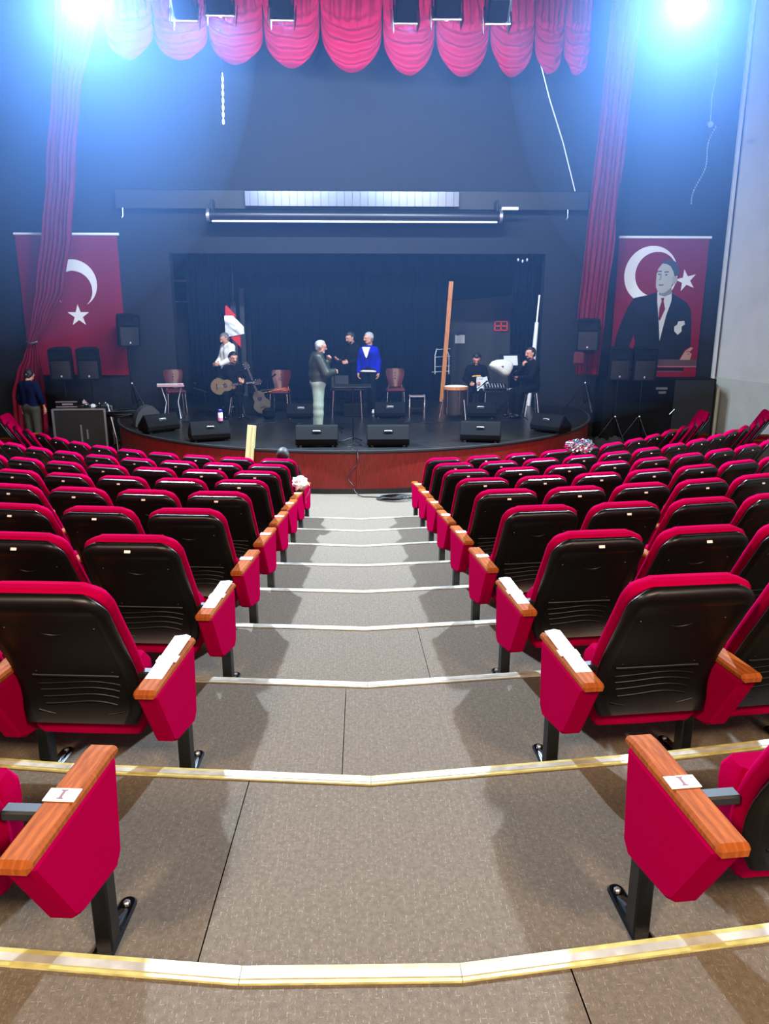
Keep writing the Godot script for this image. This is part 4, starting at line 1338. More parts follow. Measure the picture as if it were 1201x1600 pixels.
func build_band() -> void:
	stage_chair(Vector3(-4.05, STAGE_Y, -17.15), PI + 0.35, "brown wooden chair behind the small keyboard")
	stage_chair(Vector3(-1.74, STAGE_Y, -16.95), PI - 0.1, "brown wooden chair with a violin lying on its seat")
	stage_chair(Vector3(0.80, STAGE_Y, -17.3), PI, "empty brown wooden chair beside the man in blue")
	# small keyboard on its stand
	var kb := thing("keyboard", "small electronic keyboard on a thin stand", "keyboard", Vector3(-3.92, STAGE_Y, -16.25), 0.12)
	var b := mb(); b.box(Vector3(0, 0.66, 0), Vector3(0.56, 0.06, 0.20), 0.010)
	part(kb, "case", b, M.metal_black)
	for i in 14:
		var k := mb(); k.box(Vector3(-0.26 + i * 0.038, 0.695, 0.03), Vector3(0.034, 0.016, 0.12), 0.003)
		part(kb, "key", k, M.keys)
	var fp := mb(); fp.box(Vector3(0, 0.665, 0.102), Vector3(0.55, 0.04, 0.006), 0.002)
	part(kb, "front_strip", fp, M.alu)
	for s in [-1.0, 1.0]:
		var l := mb(); l.tube([Vector3(s * 0.20, 0.63, 0), Vector3(s * 0.12, 0.32, 0.0), Vector3(s * 0.17, 0.0, 0.16)], 0.012, 8); l.tube([Vector3(s * 0.12, 0.32, 0), Vector3(s * 0.17, 0.0, -0.16)], 0.012, 8)
		part(kb, "leg", l, M.alu)
	# grey rounded case behind the left wedge
	var cs := mb(); var rows := []
	for i in 9:
		var a := PI * i / 8.0
		var row := PackedVector3Array()
		for j in 7: row.append(Vector3(-0.27 * cos(a), 0.02 + 0.40 * sin(a) * (1.0 - 0.04 * pow(absf(j / 3.0 - 1.0), 4)), (j / 3.0 - 1.0) * 0.13))
		rows.append(row)
	cs.grid(rows, false, Vector3(0, 0.1, 0))
	for e in [0, 6]:
		var cap := []
		for i in 9: cap.append(rows[i][e])
		cs.face(cap, Vector3(0, 0.15, 0))
	solo("instrument_case", cs, plain(Color(0.17, 0.17, 0.17), 0.7), "dark grey round-topped instrument case behind the left wedge monitor", "case", Vector3(-4.12, STAGE_Y, -15.0), 0.5)
	# can standing on a wedge
	var can := thing("drink_can", "white, pink and blue drink can standing on a wedge monitor", "can", Vector3(-2.42, STAGE_Y + 0.338, -13.33))
	var c1 := mb(); c1.lathe([Vector2(0.0, 0.0), Vector2(0.04, 0.0), Vector2(0.042, 0.01), Vector2(0.042, 0.06)], 14)
	part(can, "base_band", c1, plain(Color(0.72, 0.45, 0.55), 0.4))
	var c2 := mb(); c2.lathe([Vector2(0.042, 0.06), Vector2(0.042, 0.15)], 14)
	part(can, "white_band", c2, M.white_bar)
	var c3 := mb(); c3.lathe([Vector2(0.042, 0.15), Vector2(0.042, 0.19), Vector2(0.03, 0.205), Vector2(0.0, 0.205)], 14)
	part(can, "blue_top", c3, plain(Color(0.06, 0.05, 0.35), 0.4))
	# guitars
	var g1 := thing("acoustic_guitar", "pale-topped acoustic guitar held by the seated man in black", "guitar", Vector3(-2.83, 0.10, -16.02))
	g1.basis = Basis(Vector3.BACK, 0.10) * Basis(Vector3.UP, 0.12)
	guitar(g1, M.guitar_top); g1.scale = Vector3.ONE * 0.92
	var g2 := thing("acoustic_guitar", "second acoustic guitar leaning upright beside the seated guitarist", "guitar", Vector3(-2.10, STAGE_Y + 0.30, -16.35))
	g2.basis = Basis(Vector3.BACK, PI / 2 + 0.34) * Basis(Vector3.RIGHT, 0.35)
	guitar(g2, plain(Color(0.24, 0.19, 0.13), 0.45))
	mic_stand(Vector3(-2.42, STAGE_Y, -15.62), "microphone stand in front of the seated guitarist", 0.80, Vector3(-0.05, 0.12, -0.1))
	mic_stand(Vector3(-1.98, STAGE_Y, -16.75), "microphone stand beside the chair with the violin", 0.72, Vector3(0.10, 0.05, 0.1))
	mic_stand(Vector3(-3.3, STAGE_Y, -16.6), "short microphone stand beside the small keyboard", 0.5, Vector3(-0.25, 0.1, 0.1))
	mic_stand(Vector3(-0.47, STAGE_Y, -14.28), "microphone stand held by the singer in the green jacket", 1.12, Vector3(0.03, 0.10, 0.0))
	# violin and bow on the middle chair
	var vl := thing("violin", "amber violin lying across the seat of the middle chair", "violin", Vector3(-1.70, STAGE_Y + 0.50, -16.90), 0.25)
	var vo := PackedVector2Array()
	for i in 32:
		var a := TAU * i / 32.0
		vo.append(Vector2(0.18 * cos(a), 0.10 * sin(a) * (1.0 - 0.38 * exp(-pow(cos(a) / 0.25, 2.0)))))
	var vb := mb(); vb.prism(vo, 0.04, Transform3D(Basis(Vector3.RIGHT, -PI / 2 + 0.25), Vector3.ZERO), 0.008)
	part(vl, "body", vb, plain(Color(0.52, 0.22, 0.06), 0.3))
	var vn := mb(); vn.tube([Vector3(-0.16, 0.02, 0), Vector3(-0.42, 0.0, 0.02), Vector3(-0.46, -0.01, 0.03)], [0.014, 0.011, 0.016], 8)
	part(vl, "neck", vn, M.guitar_dark)
	var bw := mb(); bw.tube([Vector3(-0.62, -0.10, 0.16), Vector3(0.10, 0.05, 0.12)], 0.008, 6)
	solo("violin_bow", bw, M.pine, "thin wooden bow sticking out over the chair seat", "bow", Vector3(-1.70, STAGE_Y + 0.50, -16.90))
	# round bag and small boxes near the guitar
	var bg := mb(); bg.box(Vector3(0, 0.12, 0), Vector3(0.26, 0.24, 0.16), 0.06)
	solo("soft_bag", bg, M.cloth_black, "black soft bag on the floor beside the leaning guitar", "bag", Vector3(-1.88, STAGE_Y, -15.9))
	# dark table with electronics at centre
	var tb := thing("folding_table", "low black folding table in the middle of the stage", "table", Vector3(-0.27, STAGE_Y, -16.25))
	var tt := mb(); tt.box(Vector3(0, 0.58, 0), Vector3(0.70, 0.035, 0.42), 0.006)
	part(tb, "top", tt, M.metal_black)
	for x in [-1.0, 1.0]:
		for z in [-1.0, 1.0]:
			var lg := mb(); lg.tube([Vector3(x * 0.28, 0.56, z * 0.16), Vector3(x * 0.31, 0.0, z * 0.18)], 0.014, 8)
			part(tb, "leg", lg, M.chrome if z > 0 else M.metal_black)
	var lp := mb(); lp.box(Vector3(0, 0.012, 0), Vector3(0.36, 0.02, 0.25), 0.004); lp.box(Vector3(0, 0.13, -0.15), Vector3(0.36, 0.24, 0.012), 0.004, Basis(Vector3.RIGHT, -0.25))
	solo("laptop", lp, M.metal_black, "open black laptop on the low folding table", "laptop", Vector3(-0.42, STAGE_Y + 0.598, -16.25))
	var bx := mb(); bx.box(Vector3(0, 0.14, 0), Vector3(0.5, 0.28, 0.3), 0.01)
	solo("amplifier_box", bx, M.cab, "small black amplifier under the low folding table", "amplifier", Vector3(-0.1, STAGE_Y, -16.3))
	mic_stand(Vector3(-0.13, STAGE_Y, -12.95), "tall thin stand between the two centre wedge monitors", 0.95, Vector3.ZERO, false)
	var de := mb(); de.box(Vector3(0, 0.0, 0), Vector3(0.62, 0.012, 0.25), 0.003, Basis(Vector3.RIGHT, 0.12))
	solo("stand_tray", de, M.metal_black, "flat black tray on the tall thin centre stand", "tray", Vector3(-0.13, STAGE_Y + 0.97, -12.95))
	# effects rack beside the right chair
	var rk := thing("instrument_rack", "small chrome rack beside the empty brown chair", "rack", Vector3(1.22, STAGE_Y, -16.5))
	for s in [-1.0, 1.0]:
		var u := mb(); u.tube([Vector3(s * 0.16, 0.0, 0.1), Vector3(s * 0.16, 0.42, 0.1), Vector3(s * 0.16, 0.42, -0.1), Vector3(s * 0.16, 0.0, -0.1)], 0.012, 8)
		part(rk, "side_frame", u, M.chrome)
	for h in [0.15, 0.40]:
		var sh := mb(); sh.box(Vector3(0, h, 0), Vector3(0.34, 0.03, 0.2), 0.004)
		part(rk, "shelf", sh, M.metal_black if h < 0.3 else M.alu)
	# big drum on a stand
	var dr := thing("big_drum", "large brown drum with a white head standing upright on a frame", "drum", Vector3(1.98, STAGE_Y, -15.95))
	var ds := mb(); ds.lathe([Vector2(0.235, 0.08), Vector2(0.24, 0.10), Vector2(0.24, 0.60), Vector2(0.235, 0.62)], 28)
	part(dr, "shell", ds, plain(Color(0.12, 0.085, 0.06), 0.5))
	var hp := mb(); hp.lathe([Vector2(0.24, 0.60), Vector2(0.258, 0.60), Vector2(0.258, 0.655), Vector2(0.245, 0.66)], 28)
	part(dr, "hoop", hp, M.pine)
	var dh := mb(); dh.lathe([Vector2(0.0, 0.668), Vector2(0.2, 0.666), Vector2(0.248, 0.655)], 28, Transform3D.IDENTITY, true)
	part(dr, "drumhead", dh, M.drumhead)
	for i in 6:
		var a := TAU * i / 6.0 + 0.2
		var rd := mb(); rd.tube([Vector3(sin(a) * 0.255, 0.62, cos(a) * 0.255), Vector3(sin(a) * 0.255, 0.10, cos(a) * 0.255)], 0.006, 6)
		part(dr, "tension_rod", rd, M.chrome)
	for i in 3:
		var a := TAU * i / 3.0 + 0.6
		var lg := mb(); lg.tube([Vector3(sin(a) * 0.26, 0.40, cos(a) * 0.26), Vector3(sin(a) * 0.33, 0.0, cos(a) * 0.33)], 0.012, 8)
		part(dr, "leg", lg, M.chrome)
	# percussion table with devices
	var pt := thing("equipment_table", "low table loaded with mixers in front of the seated percussionist", "table", Vector3(2.92, STAGE_Y, -16.35), -0.05)
	var pk := mb(); pk.box(Vector3(0, 0.52, 0), Vector3(0.62, 0.04, 0.4), 0.006)
	part(pt, "top", pk, M.metal_black)
	for x in [-1.0, 1.0]:
		for z in [-1.0, 1.0]:
			var lg := mb(); lg.tube([Vector3(x * 0.27, 0.5, z * 0.16), Vector3(x * 0.27, 0.0, z * 0.16)], 0.014, 8)
			part(pt, "leg", lg, M.alu)
	var mx := thing("mixing_desk", "black mixer with pale knobs on the percussionist's table", "mixer", Vector3(2.86, STAGE_Y + 0.54, -16.30), -0.05)
	var mxb := mb(); mxb.box(Vector3(0, 0.05, 0), Vector3(0.46, 0.08, 0.3), 0.008, Basis(Vector3.RIGHT, 0.25))
	part(mx, "case", mxb, M.metal_black)
	for i in 7:
		for j in 3:
			var kn := mb(); kn.lathe([Vector2(0.014, 0.0), Vector2(0.012, 0.02), Vector2(0.0, 0.021)], 8, Transform3D(Basis(Vector3.RIGHT, 0.25), Vector3(-0.18 + 0.06 * i, 0.09 - 0.02 * (j - 1), -0.08 + 0.08 * j)))
			part(mx, "knob", kn, M.badge)
	var wbx := mb(); wbx.box(Vector3(0, 0.04, 0), Vector3(0.13, 0.05, 0.10), 0.008); wbx.box(Vector3(0, 0.12, 0), Vector3(0.12, 0.05, 0.10), 0.008)
	solo("white_boxes", wbx, M.paper, "two small white boxes stacked beside the mixer", "box", Vector3(2.58, STAGE_Y + 0.64, -16.65))
	var wst := mb(); wst.box(Vector3(0, 0.0, 0), Vector3(0.26, 0.03, 0.18), 0.006)
	solo("white_tray", wst, M.paper, "white tray at the corner of the mixer table", "tray", Vector3(3.22, STAGE_Y + 0.56, -16.25))
	# shell-shaped pale cover on a stand
	var sh2 := thing("covered_drum", "pale cloth-covered drum tilted on a stand beside the percussionist", "drum", Vector3(2.98, STAGE_Y, -16.05))
	var st2 := mb(); st2.tube([Vector3(0.12, 0.05, 0), Vector3(0.12, 0.86, -0.05)], 0.013, 8)
	part(sh2, "pole", st2, M.metal_black)
	for i in 3:
		var a := TAU * i / 3.0
		var lg := mb(); lg.tube([Vector3(0.12, 0.32, 0), Vector3(0.12 + sin(a) * 0.28, 0.01, cos(a) * 0.28)], 0.01, 6)
		part(sh2, "leg", lg, M.metal_black)
	var ol := V2([-0.26, 0.07, -0.20, 0.14, -0.10, 0.175, 0.02, 0.185, 0.13, 0.17, 0.22, 0.13, 0.245, 0.06, 0.225, -0.03, 0.17, -0.13, 0.11, -0.165, 0.03, -0.145, -0.08, -0.06, -0.20, 0.01])
	var co := mb()
	var rr := []
	for i in 6:
		var v := i / 5.0
		var row := PackedVector3Array()
		for q in ol: row.append(Vector3(q.x * cos(v * 1.45), q.y * cos(v * 1.45), 0.05 + 0.09 * sin(v * 1.45)))
		rr.append(row)
	co.grid(rr, true); co.prism(ol, 0.10)
	part(sh2, "cover", co, M.cover, Transform3D(Basis(Vector3.RIGHT, -0.35), Vector3(-0.04, 1.00, -0.05)), "pale grey cloth cover")
	music_stand(Vector3(3.22, STAGE_Y, -16.6), 0.1, "music stand with white sheets behind the covered drum", 1.0, true)
	mic_stand(Vector3(3.30, STAGE_Y, -15.85), "boom microphone stand beside the man on the stool", 0.75, Vector3(-0.2, 0.14, 0.05))
	mic_stand(Vector3(2.45, STAGE_Y, -16.25), "low microphone stand between big drum and mixer table", 0.55, Vector3(0.12, 0.1, 0.05))
	# stools
	for q in [[3.60, -16.12, 0.56, "black stool with chrome legs under the man with hand on chin"], [2.55, -16.98, 0.46, "small stool under the seated percussionist"], [-2.62, -16.42, 0.46, "small stool under the seated guitarist"]]:
		var so := thing("stool", q[3], "stool", Vector3(q[0], STAGE_Y, q[1]))
		var ss := mb(); ss.lathe([Vector2(0.0, q[2]), Vector2(0.15, q[2]), Vector2(0.165, q[2] - 0.015), Vector2(0.165, q[2] - 0.05), Vector2(0.0, q[2] - 0.055)], 18)
		part(so, "seat", ss, M.metal_black)
		for i in 4:
			var a := PI / 4 + TAU * i / 4.0
			var lg := mb(); lg.tube([Vector3(sin(a) * 0.12, q[2] - 0.05, cos(a) * 0.12), Vector3(sin(a) * 0.21, 0.0, cos(a) * 0.21)], 0.013, 8)
			part(so, "leg", lg, M.chrome)
	# cables lying on the stage
	for q in [[[-1.7, -15.6], [-1.2, -15.2], [-0.9, -14.9], [-0.5, -14.4]], [[-3.6, -15.6], [-3.2, -15.3], [-2.9, -15.4], [-2.2, -15.2], [-1.7, -15.4]], [[0.9, -15.4], [1.3, -15.2], [1.8, -15.3], [2.4, -15.2], [3.0, -15.4]], [[-0.13, -12.9], [-0.2, -12.6], [-0.12, -12.32]]]:
		var cv := Curve3D.new()
		for p in q: cv.add_point(Vector3(p[0], STAGE_Y + 0.006, p[1]), Vector3(-0.12, 0, 0.03), Vector3(0.12, 0, -0.03))
		var cb := mb(); cb.tube(Array(cv.tessellate(3, 6)), 0.007, 5)
		solo("stage_cable", cb, M.cable, ["black cable between the middle chair and the singer", "black cable in front of the keyboard and guitarist", "black cable in front of the drums", "short black cable from the centre stand to the stage lip"][[-1.7, -3.6, 0.9, -0.13].find(q[0][0])], "cable", Vector3.ZERO, 0.0, "black cables on the stage floor")

# ------------------------------------------------------------------ people
# Smooth union of tapered capsules [a, b, ra, rb], meshed as surface nets into m.
func flesh(m: Mb, bones: Array, cell: float, k: float, xf := Transform3D.IDENTITY) -> void:
	var lo := Vector3(1e9, 1e9, 1e9); var hi := -lo
	for b in bones:
		var r: float = maxf(b[2], b[3]) + k + cell * 2.0
		var rv := Vector3(r, r, r)
		lo = lo.min((b[0] as Vector3).min(b[1]) - rv); hi = hi.max((b[0] as Vector3).max(b[1]) + rv)
	var nx := int((hi.x - lo.x) / cell) + 2; var ny := int((hi.y - lo.y) / cell) + 2; var nz := int((hi.z - lo.z) / cell) + 2
	var f := PackedFloat32Array(); f.resize(nx * ny * nz); f.fill(1.0)
	for b in bones:
		var a: Vector3 = b[0]; var e: Vector3 = b[1]; var ra: float = b[2]; var rb: float = b[3]
		var r := maxf(ra, rb) + k + cell * 2.0
		var p0 := a.min(e) - Vector3(r, r, r) - lo; var p1 := a.max(e) + Vector3(r, r, r) - lo
		var d := e - a
		var dl := maxf(d.length_squared(), 1e-9)
		for z in range(maxi(0, int(p0.z / cell)), mini(nz, int(p1.z / cell) + 2)):
			for y in range(maxi(0, int(p0.y / cell)), mini(ny, int(p1.y / cell) + 2)):
				var base := (z * ny + y) * nx
				for x in range(maxi(0, int(p0.x / cell)), mini(nx, int(p1.x / cell) + 2)):
					var p := lo + Vector3(x, y, z) * cell - a
					var t := clampf(p.dot(d) / dl, 0.0, 1.0)
					var s := (p - d * t).length() - ra - (rb - ra) * t
					var o := f[base + x]
					var h := maxf(k - absf(s - o), 0.0) / k
					f[base + x] = minf(s, o) - h * h * k * 0.25
	var idx := {}
	var pts := PackedVector3Array()
	var s0 := m.v.size()
	for z in nz - 1:
		for y in ny - 1:
			for x in nx - 1:
				var i0 := (z * ny + y) * nx + x
				var v000 := f[i0]; var v100 := f[i0 + 1]; var v010 := f[i0 + nx]; var v110 := f[i0 + nx + 1]
				var j0 := i0 + nx * ny
				var v001 := f[j0]; var v101 := f[j0 + 1]; var v011 := f[j0 + nx]; var v111 := f[j0 + nx + 1]
				var neg := int(v000 < 0) + int(v100 < 0) + int(v010 < 0) + int(v110 < 0) + int(v001 < 0) + int(v101 < 0) + int(v011 < 0) + int(v111 < 0)
				if neg == 0 or neg == 8: continue
				var sum := Vector3.ZERO; var cnt := 0
				var c := [v000, v100, v010, v110, v001, v101, v011, v111]
				for q in EDGES:
					var a: float = c[q[0]]; var b: float = c[q[1]]
					if (a < 0.0) != (b < 0.0):
						sum += CORNER[q[0]].lerp(CORNER[q[1]], a / (a - b)); cnt += 1
				idx[i0] = pts.size()
				pts.append(lo + (Vector3(x, y, z) + sum / cnt) * cell)
	var nr := PackedVector3Array(); nr.resize(pts.size())
	var tris := PackedInt32Array()
	var step := [1, nx, nx * ny]
	for key in idx:
		var i: int = key
		for ax in 3:
			var a: float = f[i]; var b: float = f[i + step[ax]]
			if (a < 0.0) == (b < 0.0): continue
			var u: int = step[(ax + 1) % 3]; var w: int = step[(ax + 2) % 3]
			if not (idx.has(i - u) and idx.has(i - w) and idx.has(i - u - w)): continue
			var q := [idx[i], idx[i - u], idx[i - u - w], idx[i - w]]
			if a < 0.0: q.reverse()
			tris.append_array([q[0], q[1], q[2], q[0], q[2], q[3]])
	for t in range(0, tris.size(), 3):
		var n := (pts[tris[t + 2]] - pts[tris[t]]).cross(pts[tris[t + 1]] - pts[tris[t]])
		nr[tris[t]] += n; nr[tris[t + 1]] += n; nr[tris[t + 2]] += n
	for i in pts.size():
		m.v.append(xf * pts[i]); m.n.append((xf.basis * nr[i]).normalized()); m.uv.append(Vector2(pts[i].x, pts[i].y))
	for t in tris: m.ix.append(s0 + t)

const CORNER := [Vector3(0, 0, 0), Vector3(1, 0, 0), Vector3(0, 1, 0), Vector3(1, 1, 0), Vector3(0, 0, 1), Vector3(1, 0, 1), Vector3(0, 1, 1), Vector3(1, 1, 1)]
const EDGES := [[0, 1], [2, 3], [4, 5], [6, 7], [0, 2], [1, 3], [4, 6], [5, 7], [0, 4], [1, 5], [2, 6], [3, 7]]

func hand(m: Mb, wrist: Vector3, dir: Vector3, palm_n: Vector3, s: float, curl: float) -> void:
	# dir: from wrist to knuckles; palm_n: way the palm faces; s: +1 right hand, -1 left hand
	dir = dir.normalized()
	palm_n = (palm_n - dir * palm_n.dot(dir)).normalized()
	var side := dir.cross(palm_n) * s                    # towards the thumb
	var bones := [[wrist, wrist + dir * 0.04, 0.024, 0.026]]
	for i in 4:
		bones.append([wrist + dir * 0.03, wrist + dir * 0.085 + side * (0.027 - 0.018 * i), 0.018, 0.012])
	for i in 4:
		var k := wrist + dir * 0.085 + side * (0.027 - 0.018 * i)
		var ln: float = [0.040, 0.045, 0.042, 0.033][i]
		var d1 := (dir * cos(curl) + palm_n * sin(curl)).normalized()
		var d2 := (dir * cos(curl * 2.1) + palm_n * sin(curl * 2.1)).normalized()
		bones.append([k, k + d1 * ln, 0.0095, 0.0088]); bones.append([k + d1 * ln, k + d1 * ln + d2 * ln * 0.85, 0.0088, 0.0075])
	var tb := wrist + dir * 0.03 + side * 0.022
	var t1 := (dir * 0.6 + side * 0.75 + palm_n * 0.3).normalized()
	bones.append([tb, tb + t1 * 0.04, 0.012, 0.0105]); bones.append([tb + t1 * 0.04, tb + t1 * 0.045 + (dir + palm_n * (0.2 + curl)).normalized() * 0.032, 0.0105, 0.008])
	flesh(m, bones, 0.0065, 0.008)

func person(label: String, at_: Vector3, turn: float, k: float, J: Dictionary, look: Dictionary) -> Node3D:
	# joints are given for a figure 1.75 m tall that faces -z; k scales it
	var t := thing("person", label, "person", at_, turn)
	var D := {"pelvis": Vector3(0, 0.96, 0), "waist": Vector3(0, 1.10, 0), "chest": Vector3(0, 1.30, 0.0), "neck": Vector3(0, 1.475, 0.01), "head": Vector3(0, 1.625, -0.02),
		"sl": Vector3(-0.18, 1.41, 0.01), "sr": Vector3(0.18, 1.41, 0.01), "el": Vector3(-0.25, 1.14, 0.03), "er": Vector3(0.25, 1.14, 0.03), "wl": Vector3(-0.26, 0.90, -0.04), "wr": Vector3(0.26, 0.90, -0.04),
		"hl": Vector3(-0.09, 0.93, 0), "hr": Vector3(0.09, 0.93, 0), "kl": Vector3(-0.10, 0.50, -0.01), "kr": Vector3(0.10, 0.50, -0.01), "al": Vector3(-0.11, 0.085, 0.02), "ar": Vector3(0.11, 0.085, 0.02),
		"fl": Vector3(-0.02, 0, -1), "fr": Vector3(0.02, 0, -1), "hdl": Vector3(0, -1, -0.15), "hdr": Vector3(0, -1, -0.15), "pnl": Vector3(1, 0, 0), "pnr": Vector3(-1, 0, 0)}
	for q in J: D[q] = J[q]
	for q in D:
		if not (q in ["fl", "fr", "hdl", "hdr", "pnl", "pnr"]): D[q] = D[q] * k
	var belly: float = look.get("belly", 0.0)
	var fwd := Vector3(0, 0, -1)
	var across: Vector3 = (D.sr - D.sl).normalized()
	var torso := func(g: float) -> Array:
		var o := []
		for s in [-1.0, 1.0]:
			o.append([D.pelvis + across * s * 0.075 * k, D.waist + across * s * 0.07 * k, 0.105 * k + g, 0.095 * k + g])
			o.append([D.waist + across * s * 0.07 * k, D.chest + across * s * 0.085 * k, 0.095 * k + g, 0.105 * k + g])
			o.append([D.chest + across * s * 0.085 * k, (D.sl if s < 0 else D.sr) - across * s * 0.05 * k, 0.10 * k + g, 0.062 * k + g])
		o.append([D.neck + Vector3(0, -0.05, 0) * k, D.chest, 0.07 * k + g, 0.08 * k + g])
		if belly > 0.0: o.append([D.waist + fwd * 0.05 * k, D.waist.lerp(D.chest, 0.4) + fwd * 0.05 * k, (0.10 + belly) * k + g, (0.09 + belly * 0.7) * k + g])
		return o
	var arms := func(g: float, cuff: float) -> Array:
		var o := []
		for s in ["l", "r"]:
			o.append([D["s" + s], D["e" + s], 0.050 * k + g, 0.042 * k + g])
			o.append([D["e" + s], D["e" + s].lerp(D["w" + s], cuff), 0.041 * k + g, lerpf(0.041, 0.027, cuff) * k + g])
		return o
	var legs := func(g: float, hem: float) -> Array:
		var o := []
		for s in ["l", "r"]:
			o.append([D["h" + s], D["k" + s], 0.082 * k + g, 0.056 * k + g])
			o.append([D["k" + s], D["k" + s].lerp(D["a" + s], 0.35), 0.054 * k + g, 0.055 * k + g])
			o.append([D["k" + s].lerp(D["a" + s], 0.35), D["k" + s].lerp(D["a" + s], hem), 0.055 * k + g, lerpf(0.05, 0.036, hem) * k + g])
		o.append([D.hl, D.hr, 0.095 * k + g, 0.095 * k + g])
		o.append([D.pelvis + across * 0.06 * k, D.pelvis - across * 0.06 * k, 0.11 * k + g, 0.11 * k + g])
		return o
	# body: one skin surface, head and hands on finer grids of their own
	var b := mb()
	flesh(b, torso.call(-0.012) + arms.call(-0.006, 1.0) + legs.call(-0.010, 1.0) + [[D.neck + Vector3(0, -0.06, 0) * k, D.head + Vector3(0, -0.06, 0.02) * k, 0.055 * k, 0.05 * k]], 0.026, 0.03)
	var hb := Basis.from_euler(Vector3(look.get("pitch", 0.0), look.get("yaw", 0.0), look.get("roll", 0.0)))
	var hx := Transform3D(hb.scaled(Vector3.ONE * k), D.head)
	flesh(b, [[Vector3(0, 0.035, 0.015), Vector3(0, 0.030, 0.03), 0.082, 0.083], [Vector3(0, 0.03, -0.03), Vector3(0, 0.0, -0.03), 0.070, 0.066], [Vector3(0, -0.04, -0.028), Vector3(0, -0.075, -0.040), 0.058, 0.042], [Vector3(-0.03, -0.06, -0.01), Vector3(0.03, -0.06, -0.01), 0.045, 0.045],
		[Vector3(0, 0.012, -0.096), Vector3(0, -0.024, -0.112), 0.010, 0.015], [Vector3(-0.012, -0.026, -0.1), Vector3(0.012, -0.026, -0.1), 0.010, 0.010], [Vector3(-0.082, 0.012, 0.012), Vector3(-0.080, -0.022, 0.006), 0.015, 0.010], [Vector3(0.082, 0.012, 0.012), Vector3(0.080, -0.022, 0.006), 0.015, 0.010],
		[Vector3(-0.035, 0.026, -0.088), Vector3(0.035, 0.026, -0.088), 0.012, 0.012], [Vector3(0, -0.05, 0.01), Vector3(0, -0.12, 0.03), 0.052, 0.052]], 0.0085, 0.022, hx)
	hand(b, D.wl, D.hdl, D.pnl, -1.0, look.get("curl", 0.5)); hand(b, D.wr, D.hdr, D.pnr, 1.0, look.get("curl", 0.5))
	var body := part(t, "body", b, M.skin)
	for s in [-1.0, 1.0]:
		var e := mb(); e.ball(Vector3(s * 0.031, 0.006, -0.092), Vector3(0.011, 0.007, 0.006), 8, 6)
		part(body, "eye", e, M.eye, hx)
		var br := mb(); br.tube([Vector3(s * 0.014, 0.027, -0.101), Vector3(s * 0.032, 0.033, -0.100), Vector3(s * 0.050, 0.026, -0.088)], 0.005, 5)
		part(body, "eyebrow", br, look.hair, hx)
	var mo := mb(); mo.tube([Vector3(-0.022, -0.062, -0.078), Vector3(0, -0.060, -0.087), Vector3(0.022, -0.062, -0.078)], 0.005, 5)
	part(body, "mouth", mo, M.lip, hx)
	# hair cap
	var h := mb()
	var thin: float = look.get("hair_len", 0.0)
	flesh(h, [[Vector3(0, 0.058, 0.020), Vector3(0, 0.052, 0.040), 0.078 + thin, 0.078 + thin], [Vector3(0, 0.078, -0.028), Vector3(0, 0.085, 0.0), 0.052 + thin, 0.05 + thin], [Vector3(-0.05, 0.02, 0.045), Vector3(0.05, 0.02, 0.045), 0.050 + thin * 0.6, 0.050 + thin * 0.6], [Vector3(-0.03, -0.03, 0.055), Vector3(0.03, -0.03, 0.055), 0.042, 0.042], [Vector3(-0.068, 0.045, -0.005), Vector3(-0.070, 0.01, 0.012), 0.020, 0.014], [Vector3(0.068, 0.045, -0.005), Vector3(0.070, 0.01, 0.012), 0.020, 0.014]], 0.010, 0.02, hx)
	part(t, "hair", h, look.hair)
	if look.has("beard"):
		var bd := mb()
		flesh(bd, [[Vector3(-0.058, -0.035, -0.02), Vector3(-0.035, -0.085, -0.045), 0.016, 0.022], [Vector3(0.058, -0.035, -0.02), Vector3(0.035, -0.085, -0.045), 0.016, 0.022], [Vector3(-0.03, -0.092, -0.052), Vector3(0.03, -0.092, -0.052), 0.026, 0.026], [Vector3(-0.028, -0.047, -0.080), Vector3(0.028, -0.047, -0.080), 0.009, 0.009]], 0.008, 0.02, hx)
		part(t, "beard", bd, look.beard)
	# clothes
	var tp := mb()
	flesh(tp, torso.call(look.get("loose", 0.016)) + arms.call(look.get("loose", 0.014), look.get("cuff", 0.97)) + ([[D.neck + Vector3(-0.035, 0.0, 0.02) * k, D.neck + Vector3(0.035, 0.0, 0.02) * k, 0.05 * k, 0.05 * k]] if look.get("collar", true) else []), 0.020, 0.03)
	part(t, look.get("top_name", "sweater"), tp, look.top)
	var tr := mb()
	flesh(tr, legs.call(look.get("trouser_loose", 0.012), 0.97), 0.021, 0.03)
	part(t, "trousers", tr, look.trousers)
	for s in ["l", "r"]:
		var sh := mb()
		var a: Vector3 = D["a" + s]; var fd: Vector3 = D["f" + s].normalized()
		var sole := Vector3(0, -0.045, 0) * k
		flesh(sh, [[a + sole * 0.3, a + sole * 0.9 - fd * 0.03 * k, 0.042 * k, 0.038 * k], [a + sole, a + sole * 1.1 + fd * 0.14 * k, 0.040 * k, 0.034 * k]], 0.012, 0.03)
		part(t, "shoe", sh, look.shoes)
	return t

